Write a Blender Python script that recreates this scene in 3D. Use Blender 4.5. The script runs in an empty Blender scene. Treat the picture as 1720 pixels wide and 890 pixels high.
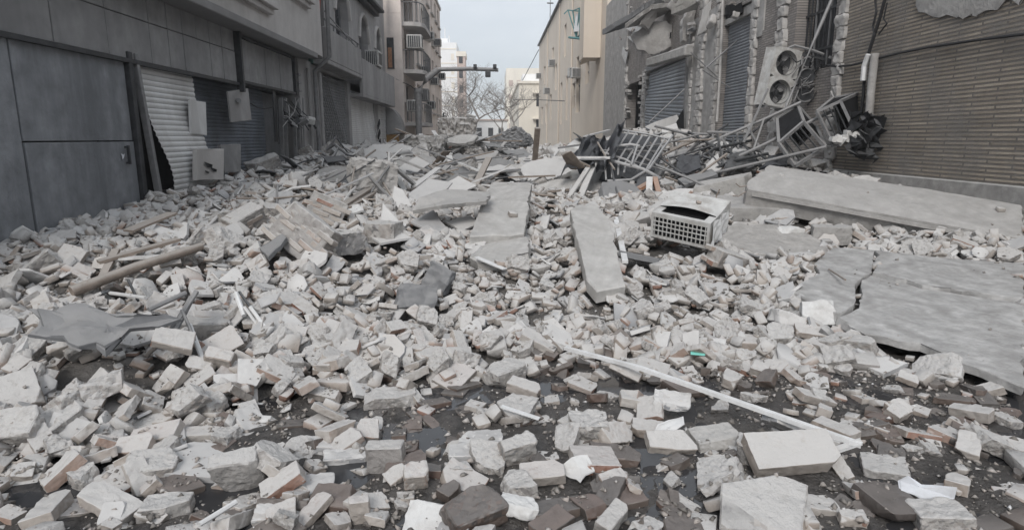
import bpy, bmesh, math, random, time
import numpy as np
from mathutils import Vector, Matrix, Euler

R = math.radians
HAZE = 0.0013
random.seed(7)
rng = np.random.default_rng(11)
T0 = time.time()
scene = bpy.context.scene
col = scene.collection

# ------------------------------------------------------------------ camera
CAM = Vector((0.0, 0.0, 1.6))
FPX, PITCH, YAW = 1050.0, R(11.47), R(1.62)          # focal length in photo pixels (photo 1720 x 890)
cam_data = bpy.data.cameras.new("camera")
cam_data.sensor_width = 36.0
cam_data.lens = 36.0 * FPX / 1720.0
cam_data.clip_start, cam_data.clip_end = 0.05, 3000.0
cam = bpy.data.objects.new("camera", cam_data)
cam.location = CAM
cam.rotation_euler = (R(90) - PITCH, 0, -YAW)
col.objects.link(cam)
scene.camera = cam
CROT = Euler(cam.rotation_euler).to_matrix()

# ------------------------------------------------------------------ sky, sun, exposure
SUN_EL, SUN_AZ = R(38), R(196)                        # azimuth clockwise from +Y (down the street): behind, a little left
world = bpy.data.worlds.new("World")
scene.world = world
world.use_nodes = True
wn, wl = world.node_tree.nodes, world.node_tree.links
wn.clear()
w_out = wn.new("ShaderNodeOutputWorld")
w_bg = wn.new("ShaderNodeBackground")
w_bg.inputs["Strength"].default_value = 0.14
w_sky = wn.new("ShaderNodeTexSky")
w_sky.sky_type = 'NISHITA'
w_sky.sun_disc = False
w_sky.sun_elevation = SUN_EL
w_sky.sun_rotation = SUN_AZ
w_sky.air_density, w_sky.dust_density, w_sky.ozone_density = 1.0, 2.0, 1.0
w_tc = wn.new("ShaderNodeTexCoord")
w_map = wn.new("ShaderNodeMapping")
w_map.inputs["Scale"].default_value = (1.0, 1.0, 2.6)
w_noise = wn.new("ShaderNodeTexNoise")
w_noise.inputs["Scale"].default_value = 2.6
w_noise.inputs["Detail"].default_value = 7
w_noise.inputs["Roughness"].default_value = 0.55
w_ramp = wn.new("ShaderNodeValToRGB")                 # cloud cover: grey-blue undersides to bright thin cloud
w_ramp.color_ramp.elements[0].position, w_ramp.color_ramp.elements[0].color = 0.34, (4.05, 4.35, 4.68, 1)
w_ramp.color_ramp.elements[1].position, w_ramp.color_ramp.elements[1].color = 0.70, (5.35, 5.5, 5.7, 1)
w_mix = wn.new("ShaderNodeMixRGB")
w_mix.inputs[0].default_value = 0.88
wl.new(w_tc.outputs["Generated"], w_map.inputs["Vector"])
wl.new(w_map.outputs["Vector"], w_noise.inputs["Vector"])
wl.new(w_noise.outputs["Fac"], w_ramp.inputs["Fac"])
wl.new(w_sky.outputs["Color"], w_mix.inputs[1])
wl.new(w_ramp.outputs["Color"], w_mix.inputs[2])
wl.new(w_mix.outputs["Color"], w_bg.inputs["Color"])
wl.new(w_bg.outputs["Background"], w_out.inputs["Surface"])

sun_data = bpy.data.lights.new("sun", 'SUN')
sun_data.energy = 1.5
sun_data.angle = R(20)
sun_data.color = (1.0, 0.965, 0.92)
sun = bpy.data.objects.new("sun", sun_data)
sdir = Vector((math.sin(SUN_AZ) * math.cos(SUN_EL), math.cos(SUN_AZ) * math.cos(SUN_EL), math.sin(SUN_EL)))
sun.rotation_euler = sdir.to_track_quat('Z', 'Y').to_euler()
sun.location = (0, -20, 40)
col.objects.link(sun)

scene.view_settings.view_transform = 'Standard'
scene.view_settings.look = 'None'
scene.view_settings.exposure = 0.34
scene.view_settings.gamma = 1.0
scene.render.engine = 'CYCLES'
scene.cycles.use_denoising = True
scene.cycles.use_adaptive_sampling = True
scene.cycles.adaptive_threshold = 0.02
scene.cycles.max_bounces = 4
scene.cycles.diffuse_bounces = 3
scene.cycles.glossy_bounces = 2
scene.cycles.transmission_bounces = 2
scene.cycles.caustics_reflective = False
scene.cycles.caustics_refractive = False

# ------------------------------------------------------------------ photo geometry helpers
def ray(px, py):
    return CROT @ Vector(((px - 860) / FPX, (445 - py) / FPX, -1.0))
def at(px, py, Y):
    d = ray(px, py); return CAM + d * (Y / d.y)
def onX(px, py, X):
    d = ray(px, py); return CAM + d * (X / d.x)
def onZ(px, py, z):
    d = ray(px, py); return CAM + d * ((z - CAM.z) / d.z)
def project(p):
    v = CROT.transposed() @ (Vector(p) - CAM)
    return 860 + FPX * v.x / -v.z, 445 - FPX * v.y / -v.z, -v.z

EDGE_X, EDGE_Y = [-6, -3, -1.5, -.5, 1, 3, 6, 9], [2.2, 2.5, 3.1, 3.85, 4.25, 4.15, 3.8, 3.8]
BUMPS = [(-2.75, 8.6, .75, 1.0, .26), (-1.6, 7.6, 1.0, .7, .10), (-1.2, 17.5, 1.6, 1.6, .28), (3.6, 15.5, 1.5, 2.2, .45), (5.4, 13.5, 1.2, 1.6, .15),
         (-3.9, 12.5, .9, 2.0, -.12), (.6, 21, 1.2, 4, -.15), (-3.4, 6.2, .8, .8, .10), (5.5, 20, 1.2, 4.5, .5), (5.8, 28, 1.0, 5, .5), (0.1, 7.4, .9, .9, -.05), (2.6, 7.6, 1.0, .8, -.10), (4.2, 7.3, 1.4, 1.0, -.20), (.6, 24, 2.0, 5, -.2), (-.55, 9.2, .5, .55, -.28)]
DENS_X, DENS_Y = [-6, -3, -1.7, -1.1, -.45, .4, .9, 1.75, 3, 6, 9], [2.2, 2.5, 2.95, 3.45, 3.95, 4.4, 4.2, 3.75, 3.8, 3.8, 3.8]
def terrain(x, y):
    x = np.asarray(x, float); y = np.asarray(y, float)
    s = y - np.interp(x, EDGE_X, EDGE_Y)
    z = np.interp(s, [-9, 0, .6, 1.6, 3, 4.6, 6.6, 8.6, 11.6, 15.6, 20.6, 26, 34, 45], [0, 0, .09, .28, .48, .6, .73, .86, 1.03, 1.2, 1.28, 1.15, .5, 0])
    for bx, by, sx, sy, h in BUMPS:
        z = z + h * np.exp(-((x - bx) / sx) ** 2 - ((y - by) / sy) ** 2)
    return np.maximum(z, 0)
def onT(px, py, lift=0.0):
    d = ray(px, py); ts = np.linspace(1.5, 60, 900) / d.y
    P = np.array(tuple(CAM))[None] + ts[:, None] * np.array(tuple(d))[None]
    under = P[:, 2] <= terrain(P[:, 0], P[:, 1]) + lift
    if not under.any(): return CAM + d * ts[-1]
    i = int(np.argmax(under)); lo, hi = ts[max(0, i - 1)], ts[i]
    for _ in range(6):
        m_ = (lo + hi) / 2; p = CAM + d * m_
        if p.z <= float(terrain(p.x, p.y)) + lift: hi = m_
        else: lo = m_
    return CAM + d * float(hi)

# ------------------------------------------------------------------ noise
def vnoise(p, seed=0):
    p = np.asarray(p, float); i = np.floor(p).astype(np.int64); f = p - i; f = f * f * (3 - 2 * f)
    def h(a, b, c):
        n = (a * 73856093) ^ (b * 19349663) ^ (c * 83492791) ^ (seed * 2654435761 % (1 << 31))
        n = (n ^ (n >> 13)) * 1274126177 & 0x7fffffff
        n = (n ^ (n >> 16)) * 2246822519 & 0x7fffffff
        return (n & 0xffff) / 65535.0
    x, y, z = i[..., 0], i[..., 1], i[..., 2]; fx, fy, fz = f[..., 0], f[..., 1], f[..., 2]
    l = lambda a, b, t: a + (b - a) * t
    return l(l(l(h(x, y, z), h(x + 1, y, z), fx), l(h(x, y + 1, z), h(x + 1, y + 1, z), fx), fy),
             l(l(h(x, y, z + 1), h(x + 1, y, z + 1), fx), l(h(x, y + 1, z + 1), h(x + 1, y + 1, z + 1), fx), fy), fz) * 2 - 1
def fbm(p, oct=3, seed=0):
    p = np.asarray(p, float); r = 0; a = 1.0
    for k in range(oct):
        r = r + a * vnoise(p * 2 ** k, seed + k); a *= .5
    return r

# ------------------------------------------------------------------ materials
MATS = {}
def mat(name, c, rough=.9, var=.18, nscale=5.0, bump=.35, bscale=30.0, bdist=.02, dust=None, damt=0.0, pal=None, spec=.25, metal=0.0,
        stain=None, samt=.5, sscale=.8, streak=False, brick=None, axis='X', cracks=0.0, wet=0.0):
    m = bpy.data.materials.new(name); m.use_nodes = True
    nt = m.node_tree; N, L = nt.nodes, nt.links
    b = N["Principled BSDF"]
    b.inputs["Metallic"].default_value = metal
    b.inputs["Specular IOR Level"].default_value = spec
    tc = N.new("ShaderNodeTexCoord"); geo = N.new("ShaderNodeNewGeometry")
    vec = tc.outputs["Object"]
    def noise(scale, detail=3, rgh=.6, v=None):
        n = N.new("ShaderNodeTexNoise"); n.inputs["Scale"].default_value = scale; n.inputs["Detail"].default_value = detail
        n.inputs["Roughness"].default_value = rgh; L.new(v if v else vec, n.inputs["Vector"]); return n.outputs["Fac"]
    def ramp(fac, p0, p1, c0=(0, 0, 0), c1=(1, 1, 1)):
        r = N.new("ShaderNodeValToRGB"); e = r.color_ramp.elements
        e[0].position, e[1].position = p0, p1; e[0].color, e[1].color = (*c0, 1), (*c1, 1); L.new(fac, r.inputs[0]); return r.outputs[0]
    def mix(fac, a, b_, mode='MIX'):
        n = N.new("ShaderNodeMixRGB"); n.blend_type = mode
        for sock, v in ((0, fac), (1, a), (2, b_)):
            if isinstance(v, (int, float)): n.inputs[sock].default_value = v
            elif isinstance(v, tuple): n.inputs[sock].default_value = (*v, 1)
            else: L.new(v, n.inputs[sock])
        return n.outputs[0]
    def math_(op, a, b_=0.0):
        n = N.new("ShaderNodeMath"); n.operation = op
        for i, v in enumerate((a, b_)):
            if isinstance(v, (int, float)): n.inputs[i].default_value = v
            else: L.new(v, n.inputs[i])
        return n.outputs[0]
    base = c
    if pal:
        oi = N.new("ShaderNodeObjectInfo")
        f = math_('FRACT', math_('ADD', oi.outputs["Random"], geo.outputs["Random Per Island"]))
        r = N.new("ShaderNodeValToRGB"); r.color_ramp.interpolation = 'LINEAR'
        while len(r.color_ramp.elements) < len(pal): r.color_ramp.elements.new(.5)
        for e, (pp, cc) in zip(r.color_ramp.elements, pal): e.position = pp; e.color = (*cc, 1)
        L.new(f, r.inputs[0]); base = r.outputs[0]
    if brick:
        sep = N.new("ShaderNodeSeparateXYZ"); L.new(vec, sep.inputs[0]); cmb = N.new("ShaderNodeCombineXYZ")
        L.new(sep.outputs[1 if axis == 'X' else 0], cmb.inputs[0]); L.new(sep.outputs[2], cmb.inputs[1])
        bt = N.new("ShaderNodeTexBrick"); L.new(cmb.outputs[0], bt.inputs["Vector"])
        bt.inputs["Scale"].default_value = 1.0; bt.inputs["Brick Width"].default_value = brick[0]; bt.inputs["Row Height"].default_value = brick[1]
        bt.inputs["Mortar Size"].default_value = brick[2]; bt.inputs["Mortar Smooth"].default_value = .3; bt.inputs["Bias"].default_value = 0.0
        bt.inputs["Color1"].default_value = (*[v * .8 for v in c], 1); bt.inputs["Color2"].default_value = (*[v * 1.18 for v in c], 1)
        bt.inputs["Mortar"].default_value = (*brick[3], 1)
        base = bt.outputs["Color"]
    n1 = noise(nscale)
    base = mix(1.0, base, ramp(n1, .25, .75, (1 - var,) * 3, (1 + var,) * 3), 'MULTIPLY')
    if stain:
        v = None
        if streak:
            mp = N.new("ShaderNodeMapping"); mp.inputs["Scale"].default_value = (1, 1, .12); L.new(vec, mp.inputs["Vector"]); v = mp.outputs[0]
        sf = ramp(noise(sscale, 5, .68, v), .42, .66)
        base = mix(math_('MULTIPLY', sf, samt), base, stain)
    if dust:
        sp = N.new("ShaderNodeSeparateXYZ"); L.new(geo.outputs["Normal"], sp.inputs[0])
        up = ramp(sp.outputs[2], .25, .72)
        dn = ramp(noise(nscale * 1.7, 3, .65), .12, .42)
        base = mix(math_('MULTIPLY', math_('MULTIPLY', up, dn), damt), base, dust)
        base = mix(math_('MULTIPLY', ramp(noise(nscale * .9, 3, .7), .35, .7), damt * .22), base, dust)
    if cracks:
        vo = N.new("ShaderNodeTexVoronoi"); vo.feature = 'DISTANCE_TO_EDGE'; vo.inputs["Scale"].default_value = cracks
        wv = mix(.12, vec, N.new("ShaderNodeTexNoise").outputs["Color"]); L.new(wv, vo.inputs["Vector"])
        base = mix(math_('MULTIPLY', ramp(vo.outputs["Distance"], 0.0, .012, (1, 1, 1), (0, 0, 0)), .7), base, (.03, .03, .032))
    L.new(base, b.inputs["Base Color"])
    if wet:
        L.new(ramp(noise(1.6, 5, .6), .38, .58, (rough,) * 3, (wet,) * 3), b.inputs["Roughness"])
    else:
        L.new(ramp(n1, .2, .8, (max(0, rough - .08),) * 3, (min(1, rough + .08),) * 3), b.inputs["Roughness"])
    if bump:
        h = noise(bscale, 4, .72)
        h2 = noise(bscale * .22, 2, .6)
        h = math_('ADD', math_('MULTIPLY', h, .6), h2)
        if brick: h = math_('ADD', h, math_('MULTIPLY', bt.outputs["Fac"], -1.6))
        bp = N.new("ShaderNodeBump"); bp.inputs["Strength"].default_value = bump; bp.inputs["Distance"].default_value = bdist
        L.new(h, bp.inputs["Height"]); L.new(bp.outputs[0], b.inputs["Normal"])
    MATS[name] = m
    return m

DUST = (.545, .535, .525)
mat('brick_dusty', (.4, .33, .29), pal=[(0, (.34, .285, .245)), (.25, (.44, .395, .355)), (.5, (.29, .26, .235)), (.72, (.47, .44, .41)), (.88, (.36, .28, .235)), (.955, (.32, .19, .14)), (1.0, (.26, .13, .09))],
    dust=DUST, damt=.86, nscale=11, bump=.7, bscale=70, bdist=.012, var=.2, stain=(.22, .2, .185), samt=.22, sscale=9)
mat('chunk_dusty', (.42, .40, .38), pal=[(0, (.36, .345, .33)), (.35, (.46, .44, .42)), (.6, (.27, .26, .255)), (.85, (.39, .35, .32)), (1.0, (.21, .21, .215))],
    dust=DUST, damt=.8, nscale=10, bump=1.0, bscale=50, bdist=.018, var=.22, stain=(.2, .19, .18), samt=.25, sscale=8)
mat('plate_dusty', (.5, .49, .48), pal=[(0, (.52, .51, .50)), (.4, (.64, .635, .63)), (.7, (.40, .40, .405)), (.88, (.26, .27, .29)), (1.0, (.55, .51, .47))],
    dust=DUST, damt=.55, nscale=6, bump=.25, bscale=50, bdist=.008, var=.14)
mat('brick_wet', (.10, .07, .055), pal=[(0, (.095, .075, .065)), (.4, (.075, .068, .064)), (.75, (.14, .115, .10)), (1.0, (.11, .068, .053))], rough=.5, spec=.5, dust=(.3, .285, .275), damt=.30,
    nscale=9, bump=.5, bscale=60, bdist=.012, var=.3)
mat('plaster_white', (.66, .66, .655), nscale=7, bump=.35, bscale=50, bdist=.01, var=.12, stain=(.36, .34, .32), samt=.5, sscale=5)
mat('concrete', (.38, .37, .36), nscale=6, bump=.8, bscale=36, bdist=.015, var=.25, stain=(.23, .22, .21), samt=.6, sscale=3.2, dust=DUST, damt=.3)
mat('concrete_light', (.46, .45, .435), nscale=6, bump=.8, bscale=40, bdist=.014, var=.25, stain=(.28, .265, .25), samt=.6, sscale=4, dust=DUST, damt=.25)
mat('concrete_dark', (.20, .205, .215), nscale=4, bump=.5, bscale=38, bdist=.012, var=.22, stain=(.12, .12, .12), samt=.4, sscale=2.2, dust=(.4, .39, .38), damt=.35)
mat('cement_screed', (.43, .425, .42), nscale=7, bump=1.0, bscale=24, bdist=.016, var=.3, stain=(.27, .262, .255), samt=.75, sscale=4.5)
mat('bed', (.15, .142, .135), nscale=14, bump=1.0, bscale=34, bdist=.05, var=.35, stain=(.17, .16, .15), samt=.6, sscale=3)  # shade of the gaps between pieces is put into this dark base
mat('asphalt_wet', (.058, .054, .052), rough=.62, wet=.25, spec=.5, nscale=16, var=.6, bump=1.0, bscale=45, bdist=.03, stain=(.15, .138, .128), samt=.6, sscale=3.2)
mat('dust_fine', (.44, .425, .41), nscale=9, bump=.9, bscale=50, bdist=.02, var=.22, stain=(.30, .285, .27), samt=.5, sscale=5)
mat('puddle', (.045, .045, .048), rough=.08, spec=.5, var=.1, bump=.03, bscale=6, bdist=.01)
mat('asphalt', (.20, .195, .19), rough=.85, nscale=3, bump=.3, bscale=40)
mat('shard', (.45, .44, .43), pal=[(0, (.16, .15, .14)), (.45, (.30, .28, .26)), (.75, (.40, .36, .33)), (.95, (.5, .48, .46)), (1.0, (.74, .74, .74))], nscale=20, bump=0)
mat('shop_panel', (.235, .245, .262), rough=.68, var=.28, nscale=4.5, bump=.45, bscale=6, bdist=.06, stain=(.13, .138, .15), samt=.8, sscale=1.8, streak=True, spec=.35)
mat('fascia_panel', (.28, .278, .28), rough=.75, var=.22, nscale=4, bump=.15, bscale=18, stain=(.17, .17, .175), samt=.55, sscale=1.1, streak=True)
mat('shutter_pale', (.68, .68, .68), rough=.55, var=.1, nscale=3, bump=.06, bscale=20, stain=(.42, .41, .40), samt=.6, sscale=1.2, streak=True, metal=.15)
mat('shutter_blue', (.17, .19, .22), rough=.6, var=.12, nscale=3, bump=.08, bscale=20, stain=(.085, .09, .10), samt=.6, sscale=1.4, metal=.1)
mat('shutter_grey', (.30, .32, .35), rough=.5, var=.12, nscale=3, bump=.08, bscale=20, stain=(.2, .21, .225), samt=.6, sscale=1.0, metal=.3)
mat('upper_render', (.52, .50, .485), rough=.95, var=.1, nscale=3, bump=.2, bscale=30, stain=(.33, .315, .305), samt=.6, sscale=.7, streak=True)
mat('grey_render', (.37, .36, .36), rough=.95, var=.14, nscale=3, bump=.3, bscale=30, stain=(.22, .215, .21), samt=.65, sscale=.8, streak=True)
mat('soffit', (.24, .235, .235), rough=.95, var=.12, nscale=2, bump=.2)
mat('pink_stone', (.78, .70, .65), rough=.85, var=.09, nscale=3, bump=.15, bscale=25, stain=(.5, .44, .41), samt=.5, sscale=.6, streak=True)
mat('beige_render', (.69, .615, .53), rough=.95, var=.05, nscale=.8, bump=.1, bscale=14, stain=(.56, .49, .42), samt=.5, sscale=.25, streak=True)
mat('cream', (.86, .81, .72), rough=.95, var=.05, nscale=.6, bump=0, stain=(.66, .62, .56), samt=.4, sscale=.2, streak=True)
mat('white_far', (.86, .865, .87), rough=.95, var=.04, nscale=.3, bump=0)
mat('brown_far', (.55, .45, .41), rough=.95, var=.08, nscale=.4, bump=0)
mat('old_brick', (.33, .30, .28), brick=(.22, .058, .010, (.19, .18, .175)), rough=.95, var=.2, nscale=2.5, bump=.9, bscale=30, bdist=.02, stain=(.26, .25, .245), samt=.6, sscale=.9)
mat('ochre_brick', (.37, .32, .265), brick=(.9, .062, .017, (.185, .17, .155)), rough=.95, var=.15, nscale=2.0, bump=1.0, bscale=30, bdist=.025, stain=(.22, .21, .20), samt=.75, sscale=1.1)
mat('old_plaster', (.42, .41, .40), rough=.97, var=.22, nscale=4, bump=.8, bscale=16, bdist=.04, stain=(.28, .265, .255), samt=.6, sscale=1.6)
mat('quoin', (.50, .485, .47), rough=.95, var=.22, nscale=6, bump=1.0, bscale=14, bdist=.04, stain=(.33, .315, .305), samt=.6, sscale=3)
mat('dark_void', (.016, .016, .018), rough=1, bump=0, var=.3)  # near-black colour stands in for the shade inside openings and hollows
mat('steel_dust', (.23, .23, .235), rough=.6, var=.25, nscale=8, bump=.2, bscale=40, metal=.35, dust=(.42, .41, .40), damt=.5)
mat('steel_pale', (.42, .42, .425), rough=.6, var=.2, nscale=8, bump=.15, bscale=40, metal=.2)
mat('steel_dark', (.06, .062, .067), rough=.55, var=.3, nscale=8, bump=.2, bscale=40, metal=.4, dust=(.3, .3, .3), damt=.3)
mat('paint_white', (.74, .745, .75), rough=.5, var=.08, nscale=5, bump=.05, stain=(.46, .45, .44), samt=.5, sscale=7)
mat('ac_body', (.56, .56, .55), rough=.5, var=.16, nscale=6, bump=.1, stain=(.30, .275, .25), samt=.7, sscale=5)
mat('wood_old', (.23, .19, .16), rough=.9, var=.3, nscale=10, bump=.4, bscale=30, dust=(.42, .40, .38), damt=.6)
mat('wood_orange', (.38, .20, .12), rough=.85, var=.3, nscale=10, bump=.3, bscale=30, dust=(.42, .40, .38), damt=.4)
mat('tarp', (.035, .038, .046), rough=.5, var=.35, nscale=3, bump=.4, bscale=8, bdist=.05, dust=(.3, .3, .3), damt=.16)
mat('cable', (.03, .03, .032), rough=.7, bump=0)
mat('glass_dark', (.03, .033, .04), rough=.25, spec=.5, bump=0, var=.2)
mat('teal', (.10, .24, .25), rough=.7, bump=0)
mat('green_panel', (.05, .10, .085), rough=.8, bump=0)
mat('red_cloth', (.32, .045, .03), rough=.9, bump=0)
mat('turquoise', (.25, .68, .60), rough=.4, bump=0)
mat('paper', (.66, .68, .72), rough=.9, bump=.4, bscale=12, bdist=.02, var=.12, stain=(.42, .41, .40), samt=.5, sscale=6)
mat('bark', (.24, .22, .205), rough=.95, var=.2, bump=0)
mat('ochre_panel', (.34, .21, .09), rough=.85, var=.25, nscale=6, bump=.1, stain=(.18, .12, .07), samt=.6, sscale=3)

# ------------------------------------------------------------------ mesh helpers
def tag(o, label=None, cat=None, group=None, kind=None):
    if label: o['label'] = label
    if cat: o['category'] = cat
    if group: o['group'] = group
    if kind: o['kind'] = kind
    return o
def root(name, loc, label, cat, group=None):
    o = bpy.data.objects.new(name, None); o.empty_display_size = .2; o.location = loc; col.objects.link(o)
    return tag(o, label, cat, group)
def origin(parent):
    v = Vector((0, 0, 0))
    while parent is not None:
        v += Vector(parent.location); parent = parent.parent
    return v
class MB:
    def __init__(s): s.v, s.f = [], []
    def add(s, vs, fs):
        n = len(s.v); s.v += [tuple(v) for v in vs]; s.f += [tuple(i + n for i in f) for f in fs]; return s
    def box(s, a, b):
        x0, x1 = sorted((a[0], b[0])); y0, y1 = sorted((a[1], b[1])); z0, z1 = sorted((a[2], b[2]))
        return s.add([(x0, y0, z0), (x1, y0, z0), (x1, y1, z0), (x0, y1, z0), (x0, y0, z1), (x1, y0, z1), (x1, y1, z1), (x0, y1, z1)],
                     [(0, 3, 2, 1), (4, 5, 6, 7), (0, 1, 5, 4), (1, 2, 6, 5), (2, 3, 7, 6), (3, 0, 4, 7)])
    def obox(s, c, size, rot):
        m = rot if isinstance(rot, Matrix) else Euler(rot).to_matrix(); c = Vector(c); h = Vector(size) / 2
        vs = [c + m @ Vector((sx * h.x, sy * h.y, sz * h.z)) for sz in (-1, 1) for sx, sy in ((-1, -1), (1, -1), (1, 1), (-1, 1))]
        return s.add(vs, [(0, 3, 2, 1), (4, 5, 6, 7), (0, 1, 5, 4), (1, 2, 6, 5), (2, 3, 7, 6), (3, 0, 4, 7)])
    def bar(s, p, q, w, h=None, up=(0, 0, 1)):
        p, q = Vector(p), Vector(q); d = (q - p); L = d.length; d.normalize(); u = Vector(up)
        if abs(d.dot(u)) > .95: u = Vector((1, 0, 0))
        x = d.cross(u).normalized(); z = x.cross(d)
        return s.obox((p + q) / 2, (w, L, h or w), Matrix((x, d, z)).transposed())
    def tube(s, pts, r, n=7, taper=None):
        pts = [Vector(p) for p in pts]; base = len(s.v); k = len(pts)
        for i, p in enumerate(pts):
            d = (pts[min(i + 1, k - 1)] - pts[max(i - 1, 0)]).normalized(); u = Vector((0, 0, 1)) if abs(d.z) < .9 else Vector((1, 0, 0))
            x = d.cross(u).normalized(); z = x.cross(d); rr = r if taper is None else r + (taper - r) * i / (k - 1)
            for j in range(n):
                a = 2 * math.pi * j / n; s.v.append(tuple(p + x * math.cos(a) * rr + z * math.sin(a) * rr))
        for i in range(k - 1):
            for j in range(n):
                a, b = base + i * n + j, base + i * n + (j + 1) % n; s.f.append((a, b, b + n, a + n))
        s.f.append(tuple(base + j for j in range(n))[::-1]); s.f.append(tuple(base + (k - 1) * n + j for j in range(n)))
        return s
    def quad(s, *p): return s.add(p, [tuple(range(len(p)))])
    def build(s, name, m, parent=None, loc=None, smooth=None, bevel=0, label=None):
        o_ = Vector(loc) if loc is not None else origin(parent)
        me = bpy.data.meshes.new(name)
        me.from_pydata([tuple(Vector(v) - o_) for v in s.v], [], s.f)
        if bevel:
            bm = bmesh.new(); bm.from_mesh(me)
            bmesh.ops.bevel(bm, geom=bm.edges[:], offset=bevel, segments=1, affect='EDGES', profile=.5); bm.to_mesh(me); bm.free()
        me.materials.append(MATS[m])
        if smooth: me.shade_smooth(); me.set_sharp_from_angle(angle=R(smooth))
        o = bpy.data.objects.new(name, me); col.objects.link(o)
        if parent is None: o.location = o_
        else:
            o.parent = parent
            if loc is not None: o.location = o_ - origin(parent)
        if label: o['label'] = label
        return o
def part(name, m, parent, fn, **k):
    b = MB(); fn(b); return b.build(name, m, parent, **k)
def box_part(name, m, parent, a, b, **k): return MB().box(a, b).build(name, m, parent, **k)

def rough_slab(name, m, top, thick, parent=None, jag=.02, step=.07, bumpy=.008, seed=1, down=None, dish=0.0, label=None, smooth=30):
    """broken slab: top outline (3D points, roughly planar, star-shaped), real thickness, chipped edge"""
    top = [Vector(p) for p in top]; c = sum(top, Vector()) / len(top)
    n = Vector()
    for i in range(len(top)): n += (top[i] - c).cross(top[(i + 1) % len(top)] - c)
    n.normalize()
    if n.z < 0 or (abs(n.z) < .05 and n.y > 0): top = top[::-1]; n = -n
    if down is not None: n = -Vector(down).normalized()
    pts = []
    for i in range(len(top)):
        a, b = top[i], top[(i + 1) % len(top)]; k = max(1, int((b - a).length / step))
        pts += [a + (b - a) * (j / k) for j in range(k)]
    P = np.array([tuple(p) for p in pts]); C = np.array(tuple(c)); Nn = np.array(tuple(n)); k = len(P)
    D = P - C; Ln = np.linalg.norm(D, axis=1, keepdims=True); U = D / np.maximum(Ln, 1e-6)
    j1 = (fbm(P * 5.0, 3, seed) + .55 * fbm(P * 21.0, 2, seed + 2))[:, None] * jag; P = P + U * j1
    rings = []; size = float(Ln.mean())
    for f in (.985, .93, .8, .62, .42, .2):
        Q = C + (P - C) * f; Q = Q + Nn * (fbm(Q * 6, 3, seed + 5)[:, None] * bumpy - dish * f * f)
        if f == .985: Q = C + (P - C) * (1 - .012 / size) + Nn * (-dish)
        rings.append(Q)
    side = []
    for h in (.1, .38, .68, .93):
        Q = P - Nn * thick * h; w = fbm(Q * 9, 3, seed + 9)[:, None] * jag * .8
        side.append(Q + U * w - Nn * dish)
    bot = C + (P - C) * .96 - Nn * (thick + dish)
    allr = [bot] + side[::-1] + rings
    V = np.concatenate(allr + [C[None] + Nn * 0.0, (C - Nn * (thick + dish))[None]]); F = []
    for r in range(len(allr) - 1):
        for i in range(k):
            a, b = r * k + i, r * k + (i + 1) % k; F.append((a, b, b + k, a + k))
    e = (len(allr) - 1) * k; ci = len(V) - 2
    for i in range(k): F.append((e + i, e + (i + 1) % k, ci)); F.append(((i + 1) % k, i, ci + 1))
    b = MB(); b.v = [tuple(v) for v in V]; b.f = F
    return b.build(name, m, parent, loc=tuple(c), smooth=smooth, label=label)

# ------------------------------------------------------------------ broken-piece meshes
def hull_from_points(pts):
    bm = bmesh.new()
    for p in pts: bm.verts.new(p)
    r = bmesh.ops.convex_hull(bm, input=bm.verts[:])
    junk = [g for g in set(r.get("geom_interior", []) + r.get("geom_unused", [])) if isinstance(g, bmesh.types.BMVert) and g.is_valid]
    if junk: bmesh.ops.delete(bm, geom=list(set(junk)), context='VERTS')
    bmesh.ops.dissolve_limit(bm, angle_limit=R(4), verts=bm.verts[:], edges=bm.edges[:])
    return bm
def cut_block(w, d, t, rnd, cuts, depth=.3):
    bm = bmesh.new(); bmesh.ops.create_cube(bm, size=1)
    for v in bm.verts: v.co = Vector((v.co.x * w, v.co.y * d, v.co.z * t))
    for _ in range(cuts):
        n = Vector((rnd.gauss(0, 1), rnd.gauss(0, 1), rnd.gauss(0, .45)))
        n.normalize()
        ext = max(v.co.dot(n) for v in bm.verts)
        bmesh.ops.bisect_plane(bm, geom=bm.verts[:] + bm.edges[:] + bm.faces[:], plane_co=n * ext * (1 - depth * rnd.uniform(.3, 1)), plane_no=n, clear_outer=True)
        pts = [v.co.copy() for v in bm.verts]; bm.free(); bm = hull_from_points(pts)
    return bm
def roughen(bm, edge, amp, freq, seed, bev):
    if bev: bmesh.ops.bevel(bm, geom=bm.edges[:], offset=bev, segments=1, affect='EDGES', profile=.6, clamp_overlap=True)
    bmesh.ops.triangulate(bm, faces=bm.faces[:])
    for _ in range(4):
        long = [e for e in bm.edges if e.calc_length() > edge]
        if not long: break
        bmesh.ops.subdivide_edges(bm, edges=long, cuts=1)
        bmesh.ops.triangulate(bm, faces=bm.faces[:])
    bm.normal_update()
    P = np.array([tuple(v.co) for v in bm.verts]); nz = fbm(P * freq + seed * 7.3, 3, seed)
    for v, k in zip(bm.verts, nz): v.co += v.normal * float(k) * amp
def to_mesh(bm, name, m, angle=40):
    me = bpy.data.meshes.new(name); bm.to_mesh(me); bm.free(); me.materials.append(MATS[m])
    me.shade_smooth(); me.set_sharp_from_angle(angle=R(angle)); return me
def low_arrays(bm, bev):
    if bev: bmesh.ops.bevel(bm, geom=bm.edges[:], offset=bev, segments=1, affect='EDGES', profile=.6, clamp_overlap=True)
    bmesh.ops.triangulate(bm, faces=bm.faces[:]); bm.verts.index_update()
    v = np.array([tuple(q.co) for q in bm.verts]); f = np.array([[q.index for q in p.verts] for p in bm.faces], dtype=np.int32); bm.free(); return v, f
LIB = {}
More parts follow.
